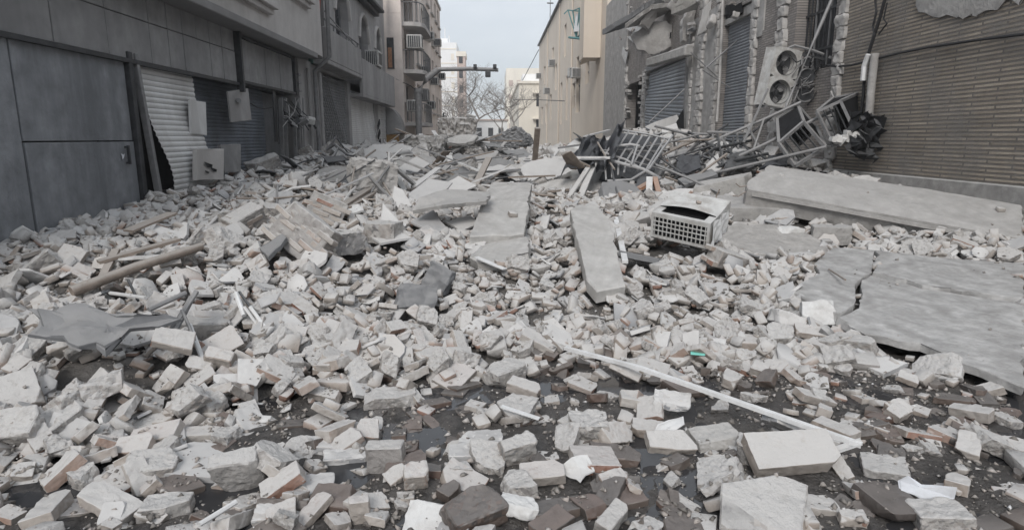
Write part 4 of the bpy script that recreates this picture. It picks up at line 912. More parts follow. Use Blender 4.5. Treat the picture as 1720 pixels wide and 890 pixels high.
for i, (a, c, rr_, m) in enumerate([((330, 490, .35), (268, 585, .16), .018, 'steel_dust'), ((322, 500, .30), (285, 570, .20), .022, 'concrete_dark'), ((250, 520, .40), (312, 492, .42), .016, 'steel_dust'), ((318, 545, .2), (345, 615, .03), .016, 'paint_white'),
                                    ((305, 520, .3), (340, 600, .05), .011, 'steel_dust'), ((396, 492, .2), (410, 530, .1), .018, 'paint_white'), ((402, 490, .2), (440, 545, .06), .01, 'steel_dark'), ((420, 515, .16), (444, 548, .05), .014, 'paint_white'),
                                    ((410, 515, .16), (432, 545, .05), .012, 'shutter_pale'), ((215, 470, .25), (232, 505, .2), .01, 'steel_dark'), ((185, 492, .2), (245, 500, .28), .013, 'shutter_pale')]):
    places = ['longest tilted rod of the bundle beside the bent sheet', 'thick dark rod of the bundle beside the bent sheet', 'rod lying on top of the bent sheet', 'short white rod pointing at the viewer below the rod bundle', 'thin grey rod crossing the bundle beside the bent sheet',
              'upper white rod of the pair right of the bundle', 'thin dark rod beside the pair of white rods', 'lower white rod of the pair right of the bundle', 'pale rod between the pair of white rods', 'thin dark rod behind the bent sheet', 'pale rod behind the bent sheet']
    single('metal_rod', m, [onT(*a), onT(*c)], rr_, places[i], 'rod')
slab('flat_sheet', 'plate_dusty', tpts([(430, 502, .16), (470, 492, .18), (462, 506, .14), (440, 515, .12)]), .02, 'pale pointed tile right of the rods at left', 'tile', 41, jag=.01)
slab('flat_sheet', 'concrete_dark', tpts([(436, 415, .14), (474, 392, .22), (480, 398, .20), (450, 432, .12)]), .05, 'bluish grey board in the left mound', 'board', 42, jag=.01)

# planks, sticks in the middle
single('wood_plank', 'wood_old', [onT(572, 348, .12), at(652, 297, 11.5)], .035, 'upper of two long planks leaning on the masonry block', 'plank', True, w=.1)
single('wood_plank', 'wood_old', [onT(584, 349, .08), at(660, 306, 11.2)], .03, 'lower of two long planks leaning on the masonry block', 'plank', True, w=.08)
single('wood_stick', 'wood_old', [onT(896, 297, -.1), at(903, 215, onT(896, 297).y + .2)], .06, 'wooden post standing upright in the middle of the heap', 'post', True, w=.11)
single('white_edge', 'paint_white', [onT(1050, 440, .08), at(1034, 366, 8.0)], .03, 'bent white metal edge beside the narrow beam', 'metal edge', True, w=.06)
single('thin_rail', 'steel_dust', [onT(1190, 405, .1), onT(1275, 432, .04)], .014, 'thin curved rail in front of the cooler', 'rail')
single('wood_plank', 'wood_orange', [at(1072, 318, 10.4), at(1098, 303, 10.6)], .05, 'short reddish plank under the tangled frames', 'plank', True, w=.12)
single('wood_plank', 'wood_orange', [at(1106, 324, 10.2), at(1100, 298, 10.5)], .04, 'small orange stick standing beside the reddish plank', 'stick', True, w=.08)
single('wood_plank', 'plaster_white', [at(1090, 330, 10.0), at(1091, 298, 10.3)], .04, 'white stick standing beside the reddish plank', 'stick', True, w=.1)
single('white_splinter', 'paint_white', [onT(800, 432, .06), onT(848, 452, .05)], .01, 'white splinter on the rubble below the short curved slab', 'splinter', True, w=.06)
single('plastic_piece', 'turquoise', [onT(1160, 592, .10), onT(1184, 594, .10)], .012, 'small turquoise plastic piece among bricks at right', 'plastic', True, w=.05)
slab('paper_sheet', 'paper', [onZ(x, y, z) for x, y, z in ((1506, 806, .06), (1524, 798, .10), (1548, 812, .07), (1600, 818, .09), (1600, 836, .04), (1548, 838, .03), (1508, 824, .04))], .006, 'crumpled white paper on the wet road at the right edge', 'paper', 43, jag=.012, step=.03, bumpy=.012)
slab('torn_metal', 'shutter_pale', [onZ(x, y, z) for x, y, z in ((1090, 738, .06), (1105, 712, .12), (1148, 698, .14), (1150, 712, .12), (1120, 730, .08))], .006, 'torn grey metal piece lying behind the pale brick at front', 'metal scrap', 44, jag=.015, step=.03, bumpy=.012)
slab('torn_metal', 'plaster_white', [onZ(x, y, z) for x, y, z in ((945, 790, .04), (962, 770, .10), (985, 766, .10), (998, 790, .05), (975, 812, .04))], .008, 'crumpled pale scrap beside the pale brick at the centre front', 'metal scrap', 45, jag=.02, step=.03, bumpy=.018)

# ------------------------------------------------------------------ fallen evaporative cooler
def cooler():
    rt = root('air_cooler', (0, 0, 0), 'battered white cooler box with grid front lying on the rubble', 'cooler'); w, d, h = .66, .58, .29
    def shell(b):
        b.box((-w / 2, 0, 0), (w / 2, .012, .03)); b.box((-w / 2, 0, h - .05), (w / 2, .012, h)); b.box((-w / 2, 0, .03), (-w / 2 + .03, .012, h - .05)); b.box((w / 2 - .03, 0, .03), (w / 2, .012, h - .05))
        b.box((-w / 2, .012, 0), (w / 2, d, .01)); b.box((-w / 2, d - .012, 0), (w / 2, d, h + .06)); b.box((-w / 2, .012, .01), (-w / 2 + .01, d - .012, h))
        b.add([(w / 2, .012, .01), (w / 2, d, .01), (w / 2, d, h + .06), (w / 2, .28, h + .02), (w / 2, .012, h), (w / 2 - .012, .012, .01), (w / 2 - .012, d, .01), (w / 2 - .012, d, h + .06), (w / 2 - .012, .28, h + .02), (w / 2 - .012, .012, h)], [(0, 1, 2, 3, 4), (9, 8, 7, 6, 5), (4, 3, 8, 9), (3, 2, 7, 8)])
    o = part('casing', 'ac_body', rt, shell); SOLID.append(o)
    def top(b):                                         # bent lid with a dark slot left open at the front
        n = 10
        for k in range(n):
            y0, y1 = .2 + (d - .2) * k / n, .2 + (d - .2) * (k + 1) / n
            z = lambda y, x: h + .01 + .06 * (y - .2) / (d - .2) + .035 * math.cos(x * 5) * (1 - (y - .2) / (d - .2))
            xs = np.linspace(-w / 2, w / 2, 9)
            for a, c in zip(xs, xs[1:]): b.quad((a, y0, z(y0, a)), (c, y0, z(y0, c)), (c, y1, z(y1, c)), (a, y1, z(y1, a)))
        b.box((-w / 2, .012, h - .012), (w / 2, .06, h)); b.box((-w / 2, .06, h - .012), (-w / 2 + .08, .2, h)); b.box((w / 2 - .09, .06, h - .012), (w / 2, .2, h))
    SOLID.append(part('lid', 'ac_body', rt, top, smooth=50))
    part('inside', 'dark_void', rt, lambda b: b.box((-w / 2 + .02, .05, .02), (w / 2 - .02, d - .02, h - .06)))
    for k in range(13): part('grille_bar', 'ac_body', rt, lambda b: b.box((-w / 2 + .04 + k * .0475, -.002, .03), (-w / 2 + .049 + k * .0475, .014, h - .05)))
    for z in (.085, .14, .19): part('grille_bar', 'ac_body', rt, lambda b: b.box((-w / 2 + .03, -.004, z), (w / 2 - .03, .008, z + .009)))
    part('crumpled_skin', 'paint_white', rt, lambda b: b.add([(w / 2 + .012 + .02 * math.sin(i * 2.1 + j), .02 + .46 * i / 6, .02 + (h - .02) * j / 3) for i in range(7) for j in range(4)], [(i * 4 + j, i * 4 + j + 1, i * 4 + j + 5, i * 4 + j + 4) for i in range(6) for j in range(3)]))
    p = onT(1140, 408, .12); rt.location = p + Vector((0, .02, .0)); rt.rotation_euler = (R(13), R(7), R(-38)); return rt
cooler()

# ------------------------------------------------------------------ twin-fan condenser hanging on the wall
def condenser():
    rt = root('condenser_unit', (0, 0, 0), 'white air conditioning unit with two big fans hanging crooked on the wall', 'air conditioner'); w, h, d = .68, 1.22, .34; n = 28
    def ring_panel(b, cz, hh, r):
        sq = []
        for k in range(n):
            a = 2 * math.pi * k / n; c, s = math.cos(a), math.sin(a); m = max(abs(c) / (w / 2), abs(s) / (hh / 2)); sq.append((c / m, 0, cz + s / m))
        ci = [(r * math.cos(2 * math.pi * k / n), 0, cz + r * math.sin(2 * math.pi * k / n)) for k in range(n)]; cb = [(x * .96, .2, cz + (z - cz) * .96) for x, y, z in ci]
        b.add(sq + ci + cb, [(k, (k + 1) % n, n + (k + 1) % n, n + k) for k in range(n)] + [(n + k, n + (k + 1) % n, 2 * n + (k + 1) % n, 2 * n + k) for k in range(n)])
    def shell(b):
        ring_panel(b, h * .26, h * .5, .26); ring_panel(b, h * .76, h * .5, .26)
        b.box((-w / 2, .21, 0), (w / 2, d, h)); b.box((-w / 2, 0.002, -.0), (-w / 2 + .006, .21, h)); b.box((w / 2 - .006, 0.002, 0), (w / 2, .21, h)); b.box((-w / 2, .002, h - .006), (w / 2, .21, h)); b.box((-w / 2, .002, 0), (w / 2, .21, .006))
    part('casing', 'ac_body', rt, shell)
    for cz in (h * .26, h * .76):
        f_ = part('fan', 'steel_dark', rt, lambda b: (b.tube([(0, .1, cz), (0, .16, cz)], .06, 10), b.tube([(0, .19, cz), (0, .205, cz)], .25, 20)))
        for k in range(3):
            a0 = k * 2.094 + cz
            part('blade', 'steel_dust', f_, lambda b: b.add([(math.cos(a0 + q) * r, .13 + .04 * q, cz + math.sin(a0 + q) * r) for q, r in ((0, .05), (-.1, .14), (0, .24), (.5, .25), (.9, .2), (.8, .06))], [(0, 1, 2, 3, 4, 5)]))
        for r in (.09, .17, .25): part('guard_ring', 'steel_dark', f_, lambda b: b.tube([(r * math.cos(t), -.012, cz + r * math.sin(t)) for t in np.linspace(0, 6.283, 25)], .005, 4))
    for x in (-.25, .25): part('foot', 'steel_dust', rt, lambda b: b.box((x - .03, 0, -.05), (x + .03, d, 0)))
    p = at(1304, 180, 13.9); rt.location = p; rt.rotation_euler = (R(3), R(-8) * -1 * -1, R(14)); rt.rotation_euler[1] = R(8); return rt
condenser()
c2 = root('smashed_condenser', at(1350, 160, 14.2), 'crushed dark condenser with torn wiring right of the white unit', 'air conditioner')
rr = random.Random(9)
part('frame', 'steel_dark', c2, lambda b: [b.bar(at(*p, 14.2), at(*q, 14.0), .05) for p, q in (((1345, 92), (1386, 100)), ((1345, 92), (1340, 180)), ((1386, 100), (1380, 175)), ((1342, 130), (1384, 135)))])
for cx, cy, r in ((1357, 105, 9), (1356, 128, 13), (1352, 158, 14)):
    part('motor_drum', 'steel_dark', c2, lambda b: b.tube([at(cx, cy, 14.0), at(cx + 3, cy, 14.3)], r * .0125, 12), smooth=40)
    part('drum_rim', 'steel_dust', c2, lambda b: b.tube([at(cx + r * math.cos(t), cy + r * .95 * math.sin(t), 13.96) for t in np.linspace(0, 6.28, 17)], .018, 5))
for i in range(22):
    a = (rr.uniform(1338, 1390), rr.uniform(90, 185)); c = (a[0] + rr.uniform(-22, 22), a[1] + rr.uniform(-5, 38)); mid = ((a[0] + c[0]) / 2 + rr.uniform(-8, 8), (a[1] + c[1]) / 2 + rr.uniform(-4, 8))
    part('torn_wire', rr.choice(['cable', 'steel_dark', 'steel_dust']), c2, lambda b: b.tube([at(*a, 13.9), at(*mid, 13.8), at(*c, 13.9)], rr.uniform(.008, .022), 5))
part('bent_panel', 'ac_body', c2, lambda b: b.add([at(x, y, 13.9) for x, y in ((1372, 112), (1381, 116), (1380, 130), (1370, 142), (1374, 128))], [(0, 1, 2, 3, 4)]))
part('top_cover', 'steel_dust', c2, lambda b: (b.tube([at(1318, 84, 14), at(1334, 77, 14), at(1362, 84, 13.9), at(1384, 92, 13.8)], .03, 6), b.bar(at(1392, 96, 13.4), at(1430, 110, 13.2), .07, .05)))
single('leaning_pole', 'steel_dust', [at(1397, 0, 13.4), at(1372, 58, 13.3), at(1322, 175, 13.0), at(1318, 190, 12.9)], .035, 'grey pole leaning across the grilled window', 'pole')

# ------------------------------------------------------------------ collapsed steel frames on the right
def frame_set(name, label, rails, rungs, r, m='steel_dust', cat='metal frame'):
    rt = root(name, at(*rails[0][0]), label, cat)
    for q in rails: SOLID.append(part('rail', m, rt, lambda b: b.tube([at(*p) for p in q], r, 6), smooth=60))
    for q in rungs: part('strut', m, rt, lambda b: b.tube([at(*p) for p in q], r * .75, 5), smooth=60)
frame_set('lattice_frame', 'long lattice frame sloping down from the hanging unit to the shutter rubble', [[(1130, 264, 12.9), (1212, 231, 12.8), (1283, 201, 12.7), (1345, 172, 12.6)], [(1150, 303, 12.2), (1212, 276, 12.2), (1290, 240, 12.1), (1358, 206, 12.0), (1400, 186, 12.0)]],
    [[(1160, 252, 12.9), (1186, 290, 12.2)], [(1212, 231, 12.8), (1249, 291, 12.1)], [(1256, 213, 12.7), (1290, 272, 12.0)], [(1298, 196, 12.7), (1336, 279, 11.9)], [(1249, 240, 12.3), (1290, 150, 12.8)], [(1283, 201, 12.7), (1262, 262, 12.1)], [(1186, 285, 12.3), (1212, 231, 12.8)]], .034)
frame_set('lattice_frame', 'lower single rail of the wreck running to the huge beam', [[(1141, 304, 11.6), (1260, 277, 11.4), (1387, 247, 11.2)], [(1188, 222, 13.2), (1256, 224, 13.0)], [(1100, 212, 13.8), (1150, 224, 13.4), (1190, 226, 13.2)]],
    [[(1197, 224, 13.2), (1197, 256, 12.8)], [(1238, 224, 13.0), (1240, 250, 12.8)], [(1220, 224, 13.1), (1206, 290, 12.0)], [(1172, 224, 13.3), (1178, 270, 12.6)]], .03)
def cage(name, label, P, r, m, mesh=0):
    rt = root(name, at(*P[0]), label, 'metal cage'); V = [at(*p) for p in P]
    for a, c in ((0, 1), (1, 2), (2, 3), (3, 0), (4, 5), (5, 6), (6, 7), (7, 4), (0, 4), (1, 5), (2, 6), (3, 7)): part('bar', m, rt, lambda b: b.bar(V[a], V[c], r))
    for k in range(1, mesh):
        t = k / mesh; part('grille_bar', 'steel_dark', rt, lambda b: b.bar(V[0].lerp(V[1], t), V[3].lerp(V[2], t), r * .4)); part('grille_bar', 'steel_dark', rt, lambda b: b.bar(V[4].lerp(V[5], t), V[7].lerp(V[6], t), r * .4))
    part('dark_panel', 'dark_void', rt, lambda b: (b.quad(V[4], V[5], V[6], V[7]), b.quad(V[0], V[1], V[5], V[4]), b.quad(V[1], V[2], V[6], V[5])))  # near-black sheets added to paint the cage's inside as shaded
    SOLID.append(rt.children[0])
cage('metal_cage', 'tilted open metal cage with grille below the hanging unit', [(1308, 241, 11.6), (1350, 205, 11.8), (1386, 247, 11.4), (1335, 279, 11.2), (1305, 200, 12.6), (1340, 178, 12.7), (1372, 215, 12.4), (1340, 245, 12.3)], .055, 'steel_dust', 5)
cage('metal_cage', 'second metal cage wedged against the brown wall', [(1372, 188, 11.8), (1412, 170, 11.7), (1440, 230, 11.5), (1400, 246, 11.4), (1400, 165, 12.4), (1446, 155, 12.3), (1452, 215, 12.1), (1410, 226, 12.2)], .05, 'steel_dust', 4)
for i, (px, py, sc_, lab) in enumerate([(1448, 225, 1.0, 'burnt crumpled sheet metal hanging at the end of the wreck'), (1462, 215, .8, 'torn dark metal flap on the brown wall')]):
    c = at(px, py, 11.3); b = MB(); n = 9; rs = np.random.default_rng(i + 3); V = []
    for u in range(n):
        for v in range(n): V.append(c + Vector(((u / (n - 1) - .5) * .5 * sc_ + rs.normal(0, .03), rs.normal(0, .10), (v / (n - 1) - .5) * .75 * sc_ + rs.normal(0, .03) - .15 * u / n)))
    b.add(V, [(u * n + v, u * n + v + 1, (u + 1) * n + v + 1, (u + 1) * n + v) for u in range(n - 1) for v in range(n - 1) if rs.random() > .07]); o = b.build('burnt_sheet', 'steel_dark', None, loc=tuple(c)); tag(o, lab, 'sheet metal')
for i in range(7):
    px, py = 1402 + i * 5.5, 238 - i * 2.0 + random.uniform(-4, 4); p = at(px, py, 11.35); bm = cut_block(.16, .14, .10, random.Random(i), 5, .4)
    o = bpy.data.objects.new('caught_stone', to_mesh(bm, 'caught_stone', 'plaster_white', 30)); o.location = p; o.rotation_euler = (i, i * 2, i); col.objects.link(o); tag(o, 'small pale stone caught in the wreck of metal cages', 'stone', 'stones caught in the metal wreck')
frame_set('window_grille', 'fallen window grille of parallel bars over the dark hollow on the right heap', [[(1012, 256, 11.5), (1050, 268, 11.3), (1088, 290, 11.0)], [(1036, 218, 12.3), (1080, 224, 12.2), (1124, 234, 12.1)], [(1020, 304, 10.8), (1060, 302, 10.8), (1090, 284, 11.0), (1112, 252, 11.6), (1130, 228, 12.1)]],
    [[(1015 + 11 * k, 262 + 5 * k, 11.4 - .07 * k), (1044 + 12 * k, 219 + 2.5 * k, 12.2 - .03 * k)] for k in range(7)] + [[(1018 + 10 * k, 302 - k * 4, 10.8 + .1 * k), (1015 + 12 * k, 258 + 6 * k, 11.45 - .07 * k)] for k in range(4)], .024, 'steel_pale')
frame_set('window_grille', 'white rail frame lying above the fallen grille', [[(1032, 246, 11.6), (1060, 243, 11.6), (1075, 246, 11.5)], [(1020, 268, 11.1), (1080, 284, 11.0), (1110, 300, 10.7)]], [[(1035, 247, 11.6), (1024, 268, 11.1)], [(1070, 246, 11.5), (1060, 278, 11.0)]], .03, 'steel_pale')
frame_set('window_grille', 'bent thin frame in front of the twisted shutter', [[(1100, 300, 11.8), (1145, 262, 12.4), (1180, 232, 13.0)], [(1120, 310, 11.4), (1170, 280, 12.0)]], [[(1125, 283, 12.1), (1140, 300, 11.7)], [(1150, 258, 12.5), (1165, 284, 11.9)], [(1098, 222, 13.5), (1118, 268, 12.6)], [(1140, 236, 13), (1128, 290, 12)]], .028)
frame_set('door_frame', 'bent door frame standing in the rubble before the dark lattice shutter', [[(548, 252, 15.5), (562, 243, 15.5), (594, 268, 15.0)], [(542, 258, 15.2), (572, 276, 14.8)]], [[(548, 253, 15.5), (565, 200 + 30, 15.6)], [(568, 248, 15.4), (556, 270, 15.0)]], .035)
# dark tarpaulin draped on the right heap
c4 = [(940, 290, 10.6), (978, 236, 11.6), (1048, 212, 12.2), (1030, 272, 10.9)]; V4 = [at(*p) for p in c4]; n = 22; b = MB()
for u in range(n):
    for v in range(n):
        s_, t_ = u / (n - 1), v / (n - 1); p = (V4[0].lerp(V4[1], s_)).lerp(V4[3].lerp(V4[2], s_), t_)
        q = np.array([[t_ * 5 + s_ * .8, s_ * 1.2, 2.0]]); b.v.append(tuple(p + Vector((0, -.25, .22)) * float(fbm(q, 3, 7)[0])))
b.f = [(u * n + v, u * n + v + 1, (u + 1) * n + v + 1, (u + 1) * n + v) for u in range(n - 1) for v in range(n - 1)]
o = b.build('tarpaulin', 'tarp', None, loc=tuple(V4[0]), smooth=80); tag(o, 'dark crumpled plastic sheet draped over the right heap', 'tarpaulin'); SOLID.append(o)
slab('fallen_panel', 'tarp', [at(x, y, Y) for x, y, Y in ((1008, 300, 11.3), (1034, 222, 12.6), (1110, 232, 12.8), (1112, 262, 12.2), (1090, 302, 11.4), (1040, 308, 11.2))], .05, 'dark panel lying under the fallen window grille', 'panel', 50)  # dark backdrop added so the hollow behind the grille looks unlit
slab('fallen_panel', 'concrete_dark', [at(x, y, Y) for x, y, Y in ((1010, 320, 10.9), (1040, 296, 11.6), (1062, 300, 11.4), (1030, 332, 10.6))], .08, 'dark board right of the leaning pale slab', 'board', 51)
slab('stone_plate', 'plate_dusty', [at(x, y, Y) for x, y, Y in ((1118, 258, 12.6), (1150, 246, 13), (1166, 258, 12.8), (1130, 276, 12.2))], .05, 'bluish plate caught in front of the twisted shutter', 'plate', 52)
slab('stone_plate', 'plate_dusty', [at(x, y, Y) for x, y, Y in ((1185, 276, 11.8), (1206, 257, 12.3), (1212, 282, 11.8), (1190, 298, 11.4))], .05, 'pale plate standing between the lattice frame struts', 'plate', 53)
slab('stone_plate', 'concrete_dark', [at(x, y, Y) for x, y, Y in ((1138, 300, 10.6), (1195, 284, 11), (1205, 292, 10.6), (1150, 310, 10.2))], .06, 'long grey panel lying before the lattice frame', 'panel', 54)
slab('stone_plate', 'plaster_white', [at(x, y, Y) for x, y, Y in ((950, 246, 15.5), (968, 232, 16.2), (990, 230, 16.4), (975, 250, 15.4))], .12, 'white plaster piece lying above the dark plastic sheet', 'plaster', 55)

frame_set('lattice_frame', 'dark crushed frame in front of the straight shutter', [[(1150, 282, 11.9), (1200, 250, 12.4), (1262, 236, 12.6)], [(1168, 300, 11.6), (1225, 272, 11.9), (1290, 258, 12.0)], [(1180, 262, 12.2), (1240, 284, 11.8)]], [[(1165, 272, 12), (1185, 296, 11.6)], [(1190, 256, 12.3), (1212, 280, 11.8)], [(1218, 246, 12.5), (1240, 268, 12.0)], [(1246, 240, 12.6), (1266, 262, 12.0)], [(1205, 225, 12.8), (1215, 280, 11.9)], [(1232, 232, 12.8), (1222, 290, 11.7)]], .03, 'steel_dark')
for k, pp in enumerate([((1128, 292, 11.3), (1142, 262, 12.0), (1176, 256, 12.2), (1180, 284, 11.6)), ((1215, 286, 11.6), (1228, 258, 12.2), (1268, 250, 12.4), (1276, 276, 11.9)), ((1278, 282, 11.5), (1290, 262, 12.0), (1318, 256, 12.1), (1326, 276, 11.7)), ((1062, 318, 10.4), (1075, 296, 10.9), (1112, 300, 10.8), (1104, 322, 10.3))]):
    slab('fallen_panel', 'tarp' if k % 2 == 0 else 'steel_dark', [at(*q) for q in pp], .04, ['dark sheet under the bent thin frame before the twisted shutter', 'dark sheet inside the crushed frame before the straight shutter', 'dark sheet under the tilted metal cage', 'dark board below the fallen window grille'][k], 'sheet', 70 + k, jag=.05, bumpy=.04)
# ------------------------------------------------------------------ gantry pole, thin post, cables
g = root('camera_gantry', (-3.62, 30, 0), 'grey curved street pole with a long arm carrying cameras and a lamp box', 'street pole')
pb_, pk, pe = at(703, 245, 30), at(703, 152, 30), at(736, 117, 30)
part('pole', 'steel_dust', g, lambda b: b.tube([(pb_.x, 30, 0), pk, pk.lerp(pe, .5) + Vector((-.06, 0, .06)), pe], .15, 10), smooth=60)
part('joint_ring', 'steel_dust', g, lambda b: b.tube([at(703, 156, 30), at(704, 149, 30)], .20, 10))
part('arm', 'steel_dust', g, lambda b: b.tube([pe, at(790, 116, 30), at(837, 118, 30)], .10, 9, taper=.085), smooth=60)
for px in (798, 831): part('camera', 'steel_dark', g, lambda b: (b.tube([at(px, 117, 30), at(px, 112, 30)], .03, 5), b.box(at(px - 3, 114, 29.8), at(px + 3, 110, 30.2))))
part('lamp_box', 'steel_dark', g, lambda b: (b.box(at(815, 129, 29.8), at(824, 121, 30.2)), b.tube([at(820, 121, 30), at(820, 118, 30)], .03, 5)), bevel=.02)
single('thin_post', 'steel_dark', [(at(746, 250, 24).x, 24, .6), at(745, 190, 24)], .035, 'thin dark post on the ridge left of the street centre', 'post')
single('sign_plate', 'steel_dust', [at(747, 194, 24), at(747, 212, 24)], .05, 'small grey box on top of the thin dark post', 'box', True, w=.22)
single('overhead_cable', 'cable', [at(862, 168, 90), at(905, 168, 75), at(948, 170, 52)], .035, 'cable strung across towards the beige building', 'cable')
single('overhead_cable', 'cable', [at(905, 84, 98), at(878, 135, 106)], .05, 'slanting cable between the beige and cream buildings', 'cable')
single('overhead_cable', 'cable', [at(665, 133, 31), at(690, 145, 31), at(720, 168, 36)], .02, 'thin cable hanging before the apartment balconies', 'cable')

# ================================================================== LOOSE RUBBLE dropped on a height field
bpy.context.view_layer.update()
RES, X0, Y0, X1, Y1 = .025, -7.2, .9, 8.2, 34.0
NX, NY = int((X1 - X0) / RES), int((Y1 - Y0) / RES)
gx, gy = np.meshgrid(X0 + (np.arange(NX) + .5) * RES, Y0 + (np.arange(NY) + .5) * RES)
H = np.maximum(np.where(gy < 9, road_z(gx, gy), -1), bed_z(gx, gy))
TT = np.maximum(terrain(gx, gy), .0)
BLK = np.zeros_like(H, dtype=bool)
def stamp_mesh(o):
    me = o.data; mw = np.array(o.matrix_world); V = np.empty(len(me.vertices) * 3, np.float32); me.vertices.foreach_get("co", V); V = V.reshape(-1, 3) @ mw[:3, :3].T + mw[:3, 3]
    me.calc_loop_triangles(); t = np.empty(len(me.loop_triangles) * 3, np.int32); me.loop_triangles.foreach_get("vertices", t); t = t.reshape(-1, 3)
    a, b, c = V[t[:, 0]], V[t[:, 1]], V[t[:, 2]]; ar = np.linalg.norm(np.cross(b - a, c - a), axis=1) / 2
    k = np.clip((ar / (RES * RES) * 2.5).astype(int) + 1, 1, 4000); idx = np.repeat(np.arange(len(t)), k); r1 = np.sqrt(rng.random(len(idx)))[:, None]; r2 = rng.random(len(idx))[:, None]
    P = a[idx] * (1 - r1) + b[idx] * r1 * (1 - r2) + c[idx] * r1 * r2
    i = ((P[:, 0] - X0) / RES).astype(int); j = ((P[:, 1] - Y0) / RES).astype(int); ok = (i >= 0) & (i < NX) & (j >= 0) & (j < NY)
    np.maximum.at(H, (j[ok], i[ok]), P[ok, 2]); big = ok & (P[:, 2] > -1); BLK[j[big], i[big]] = True
for o in SOLID: stamp_mesh(o)

def drop(x, y, ext, yaw, jit, sink=.35, follow=1.0, zoff=0.0, cap=None):
    hx, hy, hz = ext; r = math.hypot(hx, hy); i0 = max(0, int((x - r - X0) / RES)); i1 = min(NX, int((x + r - X0) / RES) + 2); j0 = max(0, int((y - r - Y0) / RES)); j1 = min(NY, int((y + r - Y0) / RES) + 2)
    if i1 - i0 < 2 or j1 - j0 < 2: return None
    dx, dy = gx[j0:j1, i0:i1] - x, gy[j0:j1, i0:i1] - y; c, s = math.cos(yaw), math.sin(yaw)
    m = (np.abs(dx * c + dy * s) < max(hx * .9, RES)) & (np.abs(-dx * s + dy * c) < max(hy * .9, RES))
    if not m.any(): return None
    h = H[j0:j1, i0:i1]; X, Y, Z = dx[m], dy[m], h[m]; n = len(Z)
    if n > 5:
        mx, my, mz = X.mean(), Y.mean(), Z.mean(); sxx = ((X - mx) ** 2).sum() + 1e-5; syy = ((Y - my) ** 2).sum() + 1e-5
        bx = float(np.clip(((X - mx) * (Z - mz)).sum() / sxx, -.6, .6)) * follow; by = float(np.clip(((Y - my) * (Z - mz)).sum() / syy, -.6, .6)) * follow
    else: bx = by = 0.0
    bx += jit[0]; by += jit[1]
    pl = Z - (bx * X + by * Y); z0 = (1 - sink) * pl.max() + sink * pl.mean() + zoff
    if cap is not None: z0 = min(z0, cap)
    nz = Vector((-bx, -by, 1)).normalized(); xa = Vector((c, s, 0)); xa = (xa - nz * xa.dot(nz)).normalized(); ya = nz.cross(xa); hh = hz / nz.z
    rot = Matrix((xa, ya, nz)).transposed(); top = z0 + hh * 1.8
    h[m] = np.maximum(Z, top + bx * X + by * Y)
    return rot, Vector((x, y, z0 + hh * .9)), top

